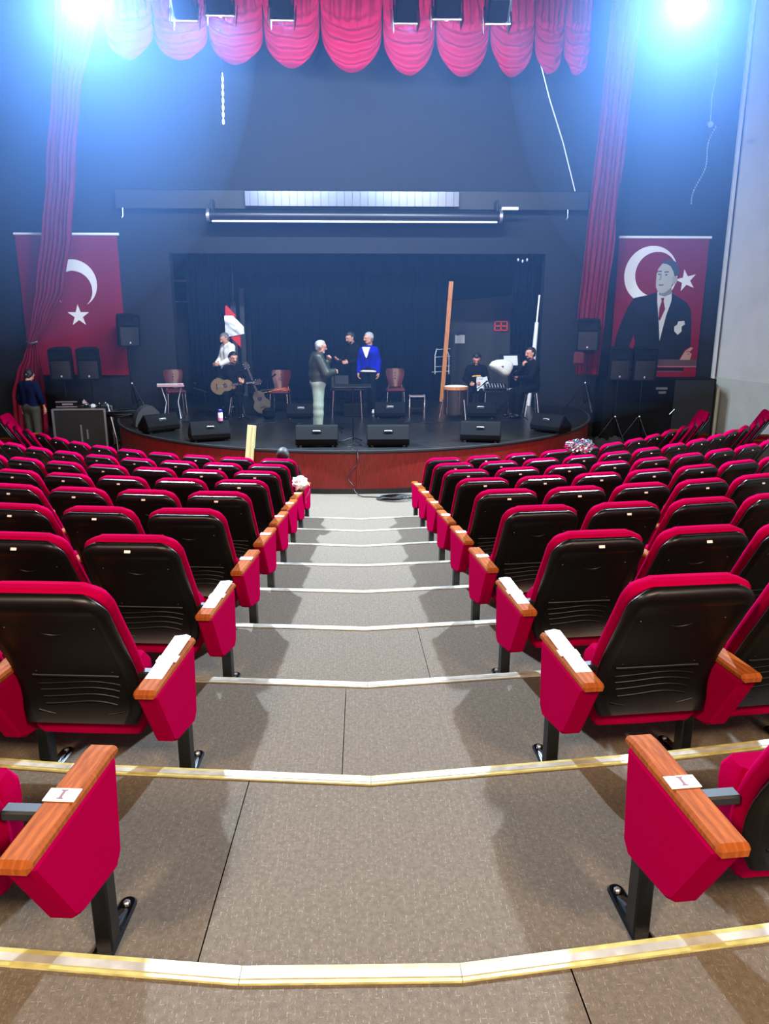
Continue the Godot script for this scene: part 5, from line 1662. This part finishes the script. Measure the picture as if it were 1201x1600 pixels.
func sitting(h: float, lean: float, knee_out := 0.13, shin := 0.44) -> Dictionary:
	# h: seat height; lean: how far the shoulders come forward
	var p := Vector3(0, h + 0.10, 0.02)
	var up := Vector3(0, cos(lean), -sin(lean))
	var J := {"pelvis": p, "waist": p + up * 0.14, "chest": p + up * 0.33, "neck": p + up * 0.50, "head": p + up * 0.50 + Vector3(0, 0.15, -0.03)}
	for s in [["l", -1.0], ["r", 1.0]]:
		J["s" + s[0]] = p + up * 0.44 + Vector3(s[1] * 0.18, 0, 0)
		J["e" + s[0]] = p + up * 0.20 + Vector3(s[1] * 0.25, 0, -0.06)
		J["w" + s[0]] = p + up * 0.10 + Vector3(s[1] * 0.14, 0.0, -0.27)
		J["hd" + s[0]] = Vector3(-s[1] * 0.4, -0.1, -1)
		J["pn" + s[0]] = Vector3(0, -1, 0)
		J["h" + s[0]] = p + Vector3(s[1] * 0.09, -0.03, -0.02)
		J["k" + s[0]] = Vector3(s[1] * knee_out, maxf(h + 0.03, 0.50), -0.42)
		J["a" + s[0]] = Vector3(s[1] * (knee_out + 0.01), 0.085, -0.40)
	return J

func build_people() -> void:
	person("person in a cream hoodie standing behind the seated guitarist, head bowed", Vector3(-2.93, STAGE_Y, -17.55), deg_to_rad(128), 0.975,
		{"head": Vector3(0, 1.60, -0.06), "el": Vector3(-0.24, 1.16, -0.05), "wl": Vector3(-0.12, 1.05, -0.25), "er": Vector3(0.25, 1.16, -0.03), "wr": Vector3(0.12, 1.03, -0.24), "hdl": Vector3(0.4, 0, -1), "hdr": Vector3(-0.4, 0, -1)},
		{"hair": M.hair_salt, "top": M.cloth_white, "trousers": M.cloth_black, "shoes": M.shoe_black, "pitch": -0.35, "loose": 0.03, "top_name": "hoodie"})
	var gj := sitting(0.46, 0.08)
	gj.er = Vector3(0.33, 0.80, 0.02); gj.wr = Vector3(0.08, 0.68, -0.34); gj.hdr = Vector3(-0.8, -0.3, -0.2); gj.pnr = Vector3(0, 0, 1)
	gj.el = Vector3(-0.30, 0.76, -0.10); gj.wl = Vector3(-0.24, 0.72, -0.38); gj.hdl = Vector3(0.5, 0.5, -0.1); gj.pnl = Vector3(0, 0, 1)
	person("person in black seated on a stool playing an acoustic guitar", Vector3(-2.62, STAGE_Y, -16.40), PI, 1.0, gj,
		{"hair": M.hair_dark, "beard": M.hair_dark, "top": M.cloth_black, "trousers": M.cloth_black, "shoes": M.shoe_black, "yaw": 0.55, "pitch": -0.12, "hair_len": 0.006})
	person("person in an olive bomber jacket and sage trousers singing into a microphone", Vector3(-0.78, STAGE_Y, -14.38), deg_to_rad(-78), 0.955,
		{"head": Vector3(0, 1.60, -0.07), "neck": Vector3(0, 1.46, -0.02), "er": Vector3(0.27, 1.12, -0.12), "wr": Vector3(0.20, 1.14, -0.27), "hdr": Vector3(-0.4, 0.1, -1), "pnr": Vector3(-1, 0, 0), "el": Vector3(-0.27, 1.14, -0.12), "wl": Vector3(-0.10, 1.33, -0.22), "hdl": Vector3(0.3, 0.7, -0.4), "pnl": Vector3(0.6, 0, 0.6), "kl": Vector3(-0.12, 0.50, -0.03), "kr": Vector3(0.12, 0.50, 0.02)},
		{"hair": M.hair_grey, "beard": M.hair_grey, "top": M.cloth_green, "trousers": M.cloth_sage, "shoes": M.shoe_black, "belly": 0.085, "loose": 0.045, "trouser_loose": 0.040, "top_name": "jacket", "curl": 0.9, "pitch": -0.1})
	person("person dressed in black gesturing with one hand next to the person in blue", Vector3(-0.16, STAGE_Y, -17.28), deg_to_rad(128), 0.985,
		{"head": Vector3(0, 1.61, -0.05), "er": Vector3(0.26, 1.13, -0.02), "wr": Vector3(0.16, 1.13, -0.26), "hdr": Vector3(-0.3, 0.2, -1), "pnr": Vector3(-0.4, 1, 0), "el": Vector3(-0.25, 1.14, 0.0), "wl": Vector3(-0.16, 1.08, -0.22), "hdl": Vector3(0.5, 0.1, -0.8)},
		{"hair": M.hair_dark, "beard": M.hair_dark, "top": M.cloth_black, "trousers": M.cloth_black, "shoes": M.shoe_black, "pitch": -0.28, "hair_len": 0.004})
	var bl := person("person in a bright blue zip hoodie, dark jeans and white shoes", Vector3(0.20, STAGE_Y, -16.78), deg_to_rad(168), 0.98,
		{"sl": Vector3(-0.155, 1.385, 0.01), "sr": Vector3(0.155, 1.385, 0.01), "el": Vector3(-0.215, 1.13, 0.03), "wl": Vector3(-0.225, 0.90, -0.06), "er": Vector3(0.215, 1.13, 0.03), "wr": Vector3(0.225, 0.90, -0.06)},
		{"hair": M.hair_grey, "top": M.cloth_blue, "trousers": M.denim, "shoes": M.shoe_white, "yaw": -0.85, "pitch": -0.06, "loose": 0.013, "top_name": "hoodie", "collar": false})
	var tee := mb(); tee.prism(V2([-0.085, 1.455, 0.085, 1.455, 0.02, 1.26, 0.0, 1.23, -0.02, 1.26]), 0.05, at(0, 0, -0.128))
	part(bl, "shirt_front", tee, M.cloth_white, Transform3D(Basis(Vector3.RIGHT, -0.06), Vector3(0, -0.02, -0.06)), "white shirt in the neck opening")
	var hem := mb(); var hp := []
	for i in 17:
		var a := PI * i / 16.0
		hp.append(Vector3(-0.175 * cos(a), 0.90 + 0.012 * sin(a), -0.125 * sin(a) - 0.005))
	hem.tube(hp, 0.022, 6)
	part(bl, "shirt_hem", hem, M.cloth_white, Transform3D.IDENTITY, "white shirt hem below the hoodie")
	var dj := sitting(0.46, 0.20)
	dj.wl = Vector3(-0.10, 0.66, -0.30); dj.wr = Vector3(0.12, 0.64, -0.30); dj.pnl = Vector3(1, 0, 0); dj.pnr = Vector3(-1, 0, 0)
	dj.hdl = Vector3(0.2, 0.2, -1); dj.hdr = Vector3(-0.2, 0.2, -1)
	var dm := person("person in a black sweatshirt seated behind the drums reading white sheets", Vector3(2.55, STAGE_Y, -16.95), PI - 0.15, 0.96, dj,
		{"hair": M.hair_dark, "beard": M.hair_dark, "top": M.cloth_black, "trousers": M.cloth_black, "shoes": M.shoe_black, "pitch": -0.55, "hair_len": 0.006})
	var lg := mb()
	for q in [[-0.05, 0.10], [0.02, 0.07], [0.06, 0.04]]: lg.box(Vector3(q[0], 0.80 + 0.02 * (q[1] - 0.07) * 10.0, -0.215), Vector3(q[1], 0.022, 0.004))
	part(dm, "chest_print", lg, M.yellow, Transform3D(Basis.IDENTITY, Vector3(0, 0.0, -0.03)), "pale yellow print on the chest")
	var sheets := thing("sheet_music", "white sheets held by the seated percussionist", "paper", Vector3(2.62, 0.05, -16.58), 0.1)
	for i in 3:
		var s := mb(); s.box(Vector3(0.02 * i, 0.012 * i, -0.004 * i), Vector3(0.22, 0.27, 0.002), 0.0, Basis(Vector3.RIGHT, -0.35) * Basis(Vector3.BACK, 0.08 * i))
		part(sheets, "sheet", s, M.paper)
	var cj := sitting(0.56, 0.12, 0.12)
	cj.er = Vector3(0.22, 0.86, -0.24); cj.wr = Vector3(0.06, 1.05, -0.20); cj.hdr = Vector3(-0.3, 0.8, 0.1); cj.pnr = Vector3(0, 0, 1)
	cj.el = Vector3(-0.20, 0.84, -0.16); cj.wl = Vector3(0.10, 0.82, -0.26); cj.hdl = Vector3(1, 0, -0.1)
	cj.kl = Vector3(-0.12, 0.52, -0.40); cj.kr = Vector3(0.12, 0.52, -0.40)
	person("person in black sitting on the stool with one hand at the chin", Vector3(3.60, STAGE_Y, -16.12), deg_to_rad(112), 1.0, cj,
		{"hair": M.hair_dark, "beard": M.hair_dark, "top": M.cloth_black, "trousers": M.cloth_black, "shoes": M.shoe_black, "pitch": -0.05, "curl": 0.9})
	person("person in a navy sweater and grey trousers standing with back turned by the flag", Vector3(-6.88, FLOOR_Y, -16.35), deg_to_rad(-18), 0.985,
		{"head": Vector3(0.01, 1.60, -0.05), "er": Vector3(0.27, 1.16, 0.0), "wr": Vector3(0.30, 0.93, -0.05)},
		{"hair": M.hair_brown, "top": M.cloth_navy, "trousers": M.cloth_grey, "shoes": M.shoe_black, "cuff": 0.45, "belly": 0.03, "pitch": -0.35, "loose": 0.024, "trouser_loose": 0.022, "hair_len": 0.004})
	var aj := sitting(0.44, -0.12)
	aj.head = aj.neck + Vector3(0, 0.13, -0.02)
	var sx := seat_spot(0, 0, -1.0)
	person("dark-haired person seated in the front row next to the aisle", sx * Vector3(0, 0, -0.36), sx.basis.get_euler().y, 0.86, aj,
		{"hair": M.hair_brown, "top": M.cloth_black, "trousers": M.cloth_black, "shoes": M.shoe_black, "hair_len": 0.01})

# ------------------------------------------------------------------ things by the walls and on the seats
func build_small() -> void:
	# flight case with gear
	var fc := thing("flight_case", "dark road case with aluminium edges beside the stage", "case", Vector3(-5.86, FLOOR_Y, -16.45), 0.05)
	var w := 1.05; var h := 0.82; var d := 0.55
	var b := mb(); b.box(Vector3(0, 0.08 + h * 0.5, 0), Vector3(w, h, d), 0.01)
	part(fc, "body", b, M.casepanel)
	for x in [-1.0, 1.0]:
		for z in [-1.0, 1.0]:
			var e := mb(); e.box(Vector3(x * w * 0.5, 0.08 + h * 0.5, z * d * 0.5), Vector3(0.045, h + 0.02, 0.045), 0.006)
			part(fc, "corner_edge", e, M.alu)
	for y in [0.08, 0.08 + h]:
		for z in [-1.0, 1.0]:
			var e := mb(); e.box(Vector3(0, y, z * d * 0.5), Vector3(w, 0.04, 0.04), 0.006)
			part(fc, "rim_edge", e, M.alu)
	for q in [[0.02, 0.40, 0.36], [0.14, 0.38, 0.20]]:
		var l := mb(); l.box(Vector3(q[0], q[1], d * 0.5 + 0.008), Vector3(0.035, q[2], 0.02), 0.004)
		part(fc, "latch", l, M.alu)
	for x in [-1.0, 1.0]:
		for z in [-1.0, 1.0]:
			var wl := mb(); wl.lathe([Vector2(0.0, -0.018), Vector2(0.04, -0.018), Vector2(0.04, 0.018), Vector2(0.0, 0.018)], 12, Transform3D(Basis(Vector3.BACK, PI / 2), Vector3(x * w * 0.4, 0.04, z * d * 0.36)))
			part(fc, "wheel", wl, M.foot)
	var top := FLOOR_Y + 0.08 + h + 0.022
	var am := thing("power_amplifier", "rack amplifier with pale front on the road case", "amplifier", Vector3(-6.12, top, -16.45), 0.05)
	var a1 := mb(); a1.box(Vector3(0, 0.075, 0), Vector3(0.44, 0.15, 0.36), 0.006)
	part(am, "case", a1, M.metal_black)
	for y in [0.02, 0.125]:
		var a2 := mb(); a2.box(Vector3(0, y, 0.184), Vector3(0.44, 0.025, 0.012), 0.003)
		part(am, "front_rail", a2, M.alu)
	var a3 := mb(); a3.box(Vector3(0.02, 0.075, 0.184), Vector3(0.22, 0.04, 0.012), 0.003)
	part(am, "display", a3, M.alu)
	var dev := ["small silver box beside the rack amplifier on the road case", "small black box on the road case, beside the silver box", "small white box in the middle of the clutter on the road case", "small black box on the road case, beside the white box", "small steel box at the stage end of the road case", "silver box stacked on top of the clutter on the road case"]
	for i in 6:
		var g := thing("audio_device", dev[i], "device", Vector3(-5.78 + 0.10 * (i % 5) + (0.06 if i > 4 else 0.0), top + 0.002 + (0.090 if i > 4 else 0.0), -16.50 + 0.10 * ((i * 3) % 4)), i * 0.7, "clutter on the road case")
		var gb := mb(); gb.box(Vector3(0, 0.033, 0), Vector3(0.085, 0.064, 0.07), 0.008)
		part(g, "case", gb, [M.alu, M.metal_black, M.white_bar, M.metal_black, M.steel][i % 5])
		var gk := mb(); gk.lathe([Vector2(0.014, 0.066), Vector2(0.012, 0.085), Vector2(0.0, 0.086)], 8)
		part(g, "knob", gk, M.badge)
	var rl := thing("cable_coil", "black cables heaped between the road case and the stage end", "cable", Vector3(-5.05, STAGE_Y + 0.005, -16.35), 0.0)
	for i in 6:
		var pts := []
		for j in 25:
			var a := TAU * j / 24.0
			pts.append(Vector3((0.24 + 0.03 * i) * cos(a), 0.02 + 0.022 * i + 0.015 * sin(a * 3.0 + i), (0.14 + 0.02 * (i % 3)) * sin(a)))
		var m := mb(); m.tube(pts, 0.014, 6, false)
		part(rl, "loop", m, M.cable)
	var st := thing("lighting_stand", "folded silver stand leaning between road case and stage", "stand", Vector3(-5.22, FLOOR_Y, -16.2), 0.0)
	var s1 := mb(); s1.tube([Vector3(0.10, 0.30, 0), Vector3(-0.06, 1.0, -0.1)], 0.015, 8)
	part(st, "pole", s1, M.alu)
	var s2 := mb(); s2.tube([Vector3(0.10, 0.30, 0), Vector3(0.14, 0.0, 0.1)], 0.012, 8); s2.tube([Vector3(0.10, 0.30, 0), Vector3(0.14, 0.0, -0.1)], 0.012, 8)
	part(st, "feet", s2, M.alu)
	# cabinet below the portrait banner: black front, beige side
	var cb := thing("tall_cabinet", "big black boxed partition with a beige end below the portrait banner", "cabinet", Vector3(6.75, FLOOR_Y, -17.35), 0.0)
	var c1 := mb(); c1.box(Vector3(-0.05, 0.70, 0.0), Vector3(2.52, 1.40, 0.62), 0.012)
	part(cb, "front_body", c1, M.cab)
	var c2 := mb(); c2.prism(V2([-0.30, 0.12, 0.30, 0.12, 0.30, 1.20, 0.0, 1.33, -0.30, 1.36]), 0.06, Transform3D(Vector3(0, 0, 1), Vector3(0, 1, 0), Vector3(-1, 0, 0), Vector3(1.28, 0, 0.0)), 0.006)
	part(cb, "end_panel", c2, M.beige, Transform3D.IDENTITY, "beige end panel")
	var c4 := mb(); c4.box(Vector3(1.28, 0.06, 0.0), Vector3(0.06, 0.12, 0.6), 0.004)
	part(cb, "plinth", c4, M.foot)
	var c3 := mb(); c3.box(Vector3(0.72, 0.70, 0.312), Vector3(0.90, 1.36, 0.012), 0.004)
	part(cb, "door", c3, M.beam)
	var ha := mb(); ha.tube([Vector3(0.20, 0.62, 0.335), Vector3(0.30, 0.74, 0.345)], 0.010, 6)
	part(cb, "handle", ha, M.alu)
	for q in [[-0.02, 1.20, 0.26], [0.0, 1.11, 0.17]]:
		var sg := mb(); sg.box(Vector3(q[0], q[1], 0.315), Vector3(q[2], 0.05, 0.006), 0.001)
		part(cb, "sign_line", sg, plain(Color(0.45, 0.46, 0.47), 0.7), Transform3D.IDENTITY, "faded white sign line")
	# red bag hanging on the right speaker stand
	var rb := thing("red_bag", "dark red cloth bag hanging on the speaker stand", "bag", Vector3(4.80, 0.58, -16.95))
	var r1 := mb(); r1.box(Vector3.ZERO, Vector3(0.24, 0.28, 0.12), 0.04)
	part(rb, "pouch", r1, M.chairseat)
	var r2 := mb(); r2.tube([Vector3(-0.08, 0.13, 0), Vector3(0.02, 0.28, 0), Vector3(0.17, 0.30, -0.03)], 0.010, 6)
	part(rb, "strap", r2, M.chairseat)
	# brown wall box on the white wall
	var wx := thing("wall_box", "brown speaker box fixed to the white wall", "speaker", Vector3(8.60, 2.66, -15.8), -0.23)
	var w1 := mb(); w1.box(Vector3(-0.03, 0, 0), Vector3(0.24, 0.50, 0.34), 0.01)
	part(wx, "case", w1, plain(Color(0.30, 0.22, 0.20), 0.6))
	var w2 := mb(); w2.box(Vector3(-0.155, 0, 0), Vector3(0.012, 0.44, 0.28), 0.003)
	part(wx, "grille", w2, M.grille)
	# wooden pole, white pole, signs at the back of the stage
	var pl := mb(); pl.box(Vector3(0, 1.40, 0), Vector3(0.10, 2.80, 0.06), 0.004)
	var plo := solo("timber_post", pl, M.pine, "long raw timber post standing beside the navy curtain", "post", Vector3(1.98, STAGE_Y + 0.02, -18.6))
	plo.rotation.z = -0.062
	var wp := mb(); wp.tube([Vector3(0, 0.0, 0), Vector3(0.06, 1.0, 0), Vector3(0.10, 1.9, 0)], [0.05, 0.055, 0.045], 10); wp.tube([Vector3(0.10, 1.9, 0), Vector3(0.13, 2.5, 0)], 0.022, 8)
	solo("white_pole", wp, M.white_bar, "white capped pole leaning at the right edge of the stage opening", "pole", Vector3(3.96, STAGE_Y, -17.95))
	var gz := -20.98
	var sgn := thing("red_sign", "small red framed sign with four dark panes on the grey wall", "sign", Vector3(3.79, 1.17, gz + 0.02))
	var f1 := mb()
	for q in [[0.0, 0.115, 0.36, 0.035], [0.0, -0.115, 0.36, 0.035], [0.0, 0.0, 0.36, 0.035], [-0.165, 0.0, 0.035, 0.26], [0.165, 0.0, 0.035, 0.26], [0.0, 0.0, 0.035, 0.26]]:
		f1.box(Vector3(q[0], q[1], 0.008), Vector3(q[2], q[3], 0.02), 0.002)
	part(sgn, "frame", f1, M.red_sign)
	for x in [-0.083, 0.083]:
		for y in [-0.058, 0.058]:
			var p := mb(); p.box(Vector3(x, y, -0.004), Vector3(0.13, 0.085, 0.008))
			part(sgn, "pane", p, plain(Color(0.10, 0.02, 0.02), 0.5))
	var pn := thing("notice", "white paper notice with a dark blue top on the grey wall", "notice", Vector3(2.70, 0.86, gz + 0.012))
	var n1 := mb(); n1.box(Vector3(0, -0.03, 0), Vector3(0.26, 0.22, 0.006))
	part(pn, "sheet", n1, M.paper)
	var n2 := mb(); n2.prism(V2([-0.13, 0.08, -0.06, 0.06, 0.03, 0.085, 0.13, 0.07, 0.13, 0.15, -0.13, 0.15]), 0.006)
	part(pn, "header", n2, plain(Color(0.06, 0.08, 0.25), 0.7))
	# black panel with a slanting lower edge over the grey wall
	var bc := mb(); bc.prism(V2([2.2, 1.80, 4.15, 1.96, 4.15, 3.6, 2.2, 3.6]), 0.03, at(0, 0, -20.98))
	solo("slanted_black_panel", bc, M.black_cloth, "black panel with slanting lower edge over the upper grey wall", "cloth")
	# stacked chair frame beside the timber post
	var ck := thing("metal_chair", "silver metal chair frame raised on a black box beside the timber post", "chair", Vector3(2.02, 0.10, -19.1))
	for x in [-0.17, 0.17]:
		var q := mb(); q.tube([Vector3(x, -0.03, 0.1), Vector3(x, 0.42, 0.05), Vector3(x * 0.7, 0.58, 0.0)], 0.014, 8)
		part(ck, "back_tube", q, M.alu)
	for y in [0.02, 0.15, 0.38, 0.56]:
		var q := mb(); q.tube([Vector3(-0.24 if y < 0.05 else -0.16, y, 0.08), Vector3(0.20, y + 0.02, 0.06)], 0.011, 8)
		part(ck, "rail", q, M.alu)
	var ckb := mb(); ckb.box(Vector3(0, -0.36, 0), Vector3(0.40, 0.63, 0.36), 0.01)
	solo("prop_box", ckb, M.black_cloth, "black box under the silver metal chair frame", "box", Vector3(2.02, 0.08, -19.1) + Vector3(0, 0, 0.02))
	# framed picture seen in the gap beside the left leg curtain
	var pf := thing("mirror_panel", "small framed mirror reflecting light in the gap left of the curtain", "mirror", Vector3(-4.66, 2.06, -20.97), 0.0)
	var m1 := mb(); m1.box(Vector3(0, 0, 0), Vector3(0.46, 0.56, 0.03), 0.004)
	part(pf, "frame", m1, M.white_bar)
	var m2 := mb(); m2.box(Vector3(0.02, -0.02, 0.017), Vector3(0.40, 0.48, 0.006))
	part(pf, "glass", m2, plain(Color(0.5, 0.5, 0.5), 0.1, 1.0))
	# folded flag in clear plastic hanging by the curtain
	var ff := thing("folded_flag", "folded red flag wrapped in shiny clear plastic behind the man in white", "flag", Vector3(-2.93, 1.20, -18.5))
	var q1 := mb(); q1.prism(V2([-0.16, 0.48, -0.13, 0.50, 0.08, 0.28, 0.05, 0.15, -0.17, 0.18]), 0.06, Transform3D.IDENTITY, 0.012)
	part(ff, "red_corner", q1, M.red_print)
	var q2 := mb()
	var fr := []
	var fz := noise(3.0, 71, 3)
	for i in 9:
		var row := PackedVector3Array()
		for j in 9:
			var u := j / 8.0; var v := i / 8.0
			row.append(Vector3(lerpf(-0.175, lerpf(0.02, 0.26, minf(1.0, v * 1.6)), u), lerpf(0.27, -0.22 + 0.08 * u, v), 0.07 + 0.07 * fz.get_noise_2d(u * 1.5, v * 1.5) + 0.06 * sin(PI * u) * sin(PI * v)))
		fr.append(row)
	q2.grid(fr, false, Vector3(0, 0, -9))
	part(ff, "plastic_wrap", q2, M.plastic_bag)
	var q3 := mb(); q3.prism(V2([-0.02, -0.16, 0.17, -0.16, 0.16, -0.46, 0.06, -0.36, -0.06, -0.24]), 0.06, Transform3D.IDENTITY, 0.012)
	part(ff, "red_tail", q3, M.red_print)
	var q4 := mb(); q4.tube([Vector3(0.02, 0.30, 0.0), Vector3(0.04, 1.0, 0.0), Vector3(0.0, 1.9, -0.2)], 0.006, 5)
	part(ff, "hanger", q4, M.cable)
	# stage socket lights over the opening
	var sk := thing("ceiling_hooks", "small bright hooks under the top of the stage opening", "hook", Vector3(3.66, 2.68, -17.9))
	for i in 3:
		var k := mb(); k.ball(Vector3(-0.10 + 0.10 * i, -0.03 * (i % 2), 0), Vector3(0.022, 0.04, 0.022), 8, 6)
		part(sk, "hook", k, M.badge)
	# pale plank box leaning on the stage
	var pk := mb(); pk.box(Vector3(0, 0.55, 0), Vector3(0.135, 1.10, 0.09), 0.004); pk.box(Vector3(0.04, 0.55, 0.05), Vector3(0.03, 1.10, 0.012), 0.003)
	var pk2 := solo("wooden_box_beam", pk, M.palewood, "pale wooden box beam leaning against the stage front", "beam", Vector3(-1.88, FLOOR_Y + 0.012, -12.37))
	pk2.rotation = Vector3(-0.20, 0.0, -0.09)
	# cable down the stage front and its coil on the floor
	var cv := Curve3D.new()
	for p in [[-0.06, STAGE_Y + 0.02, -12.20, 0.0], [-0.05, STAGE_Y - 0.15, -12.13, 0.0], [-0.22, STAGE_Y - 0.42, -12.13, 0.0], [-0.13, FLOOR_Y + 0.14, -12.10, 0.0], [0.05, FLOOR_Y + 0.012, -12.0, 0.1], [0.40, FLOOR_Y + 0.012, -11.95, 0.1], [0.75, FLOOR_Y + 0.012, -11.9, 0.1], [1.0, FLOOR_Y + 0.012, -11.75, 0.1]]:
		cv.add_point(Vector3(p[0], p[1], p[2]), Vector3(-p[3], 0.06 if p[3] == 0.0 else 0.0, 0), Vector3(p[3], -0.06 if p[3] == 0.0 else 0.0, 0))
	var cc := mb(); cc.tube(Array(cv.tessellate(4, 4)), 0.009, 6)
	solo("hanging_cable", cc, M.cable, "black cable hanging down the mahogany stage front", "cable")
	var coil := thing("floor_coil", "black cable coil on the carpet below the stage front", "cable", Vector3(0.50, FLOOR_Y + 0.004, -11.85))
	for i in 5:
		var pts := []
		for j in 29:
			var a := TAU * j / 28.0
			pts.append(Vector3(0.03 * i - 0.06 + (0.20 + 0.012 * i) * cos(a), 0.010 + 0.012 * i, (0.11 + 0.008 * i) * sin(a) + 0.01 * i))
		var m := mb(); m.tube(pts, 0.008, 6, false)
		part(coil, "loop", m, M.cable)
	# crumpled foil bag on a front row seat
	var fb := thing("foil_bag", "crumpled silver and black foil bag on a front row seat", "bag")
	fb.position = seat_spot(0, 4, 1.0).origin + Vector3(-0.14, 0.0, 0.06)
	var n3 := noise(6.0, 81, 3)
	for k in 2:
		var rows := []
		for i in 15:
			var row := PackedVector3Array()
			for j in 24:
				var th := PI * i / 14.0; var ph := TAU * j / 24.0
				var dir := Vector3(sin(th) * cos(ph), cos(th), sin(th) * sin(ph))
				var r := 1.0 + 0.55 * n3.get_noise_3dv(dir * 0.75 + Vector3(k * 5, 0, 0)) + 0.25 * n3.get_noise_3dv(dir * 1.9)
				row.append(Vector3(dir.x * 0.12, dir.y * 0.085, dir.z * 0.09) * r + Vector3(-0.08 + 0.15 * k, 1.06, 0.06))
			rows.append(row)
		var m := mb()
		for i in 14:
			for j in 24:
				m.face([rows[i][j], rows[i][(j + 1) % 24], rows[i + 1][(j + 1) % 24]], Vector3(-0.08 + 0.15 * k, 1.06, 0.06)); m.face([rows[i][j], rows[i + 1][(j + 1) % 24], rows[i + 1][j]], Vector3(-0.08 + 0.15 * k, 1.06, 0.06))
		part(fb, "foil_lump", m, M.foil)
	# white garment over the front armrest, paper on a seat
	var gm := mb()
	var gx := seat_spot(1, 0, -1.0)
	var gr := []
	for i in 13:
		var row := PackedVector3Array()
		for j in 20:
			var th := PI * i / 12.0; var ph := TAU * j / 20.0
			var dir := Vector3(sin(th) * cos(ph), cos(th), sin(th) * sin(ph))
			var r := 1.0 + 0.7 * n3.get_noise_3dv(dir * 0.42 + Vector3(9, 0, 0)) + 0.2 * n3.get_noise_3dv(dir * 1.4)
			row.append(Vector3(dir.x * 0.085, dir.y * 0.075, dir.z * 0.17) * r)
		gr.append(row)
	gm.grid(gr, true, Vector3.ZERO)
	var hang := []
	for i in 7:
		var row := PackedVector3Array()
		for j in 5: row.append(Vector3(0.10 + 0.03 * sin(i * 0.9), 0.02 - 0.045 * i, 0.05 + (j / 4.0 - 0.5) * (0.10 - 0.008 * i)))
		hang.append(row)
	gm.grid(hang)
	var go := solo("white_garment", gm, M.cloth_white, "crumpled white garment lying on the front aisle armrest", "garment", gx * Vector3(0.26, 0.695, -0.50))
	go.rotation.y = 0.1
	var pp := mb(); pp.box(Vector3.ZERO, Vector3(0.21, 0.003, 0.28), 0.0, Basis(Vector3.RIGHT, 1.0) * Basis(Vector3.BACK, 0.3))
	solo("paper_sheet", pp, M.paper, "white paper leaning on a third row seat near the aisle", "paper", seat_spot(1, 1, -1.0) * Vector3(0.27, 0.72, -0.22))
	# emptied props in front of the cabinet
	for q in [[4.95, -15.6, 0.3, "brown cloth bundle"], [5.45, -16.1, 0.24, "dark brown bag"]]:
		var bm := mb(); var br := []
		for i in 10:
			var row := PackedVector3Array()
			for j in 14:
				var th := PI * 0.55 * i / 9.0; var ph := TAU * j / 14.0
				var dir := Vector3(sin(th) * cos(ph), cos(th), sin(th) * sin(ph))
				row.append(Vector3(dir.x * q[2], maxf(0.0, dir.y * q[2] * 1.1), dir.z * q[2] * 0.8) * (1.0 + 0.3 * n3.get_noise_3dv(dir * 0.5 + Vector3(q[0], 0, 0))))
			br.append(row)
		bm.grid(br, true, Vector3.ZERO)
		solo("cloth_bag", bm, plain(Color(0.12, 0.07, 0.06), 0.9), "%s on the floor at the stage corner by the red drape" % q[3], "bag", Vector3(q[0], FLOOR_Y, q[1]))
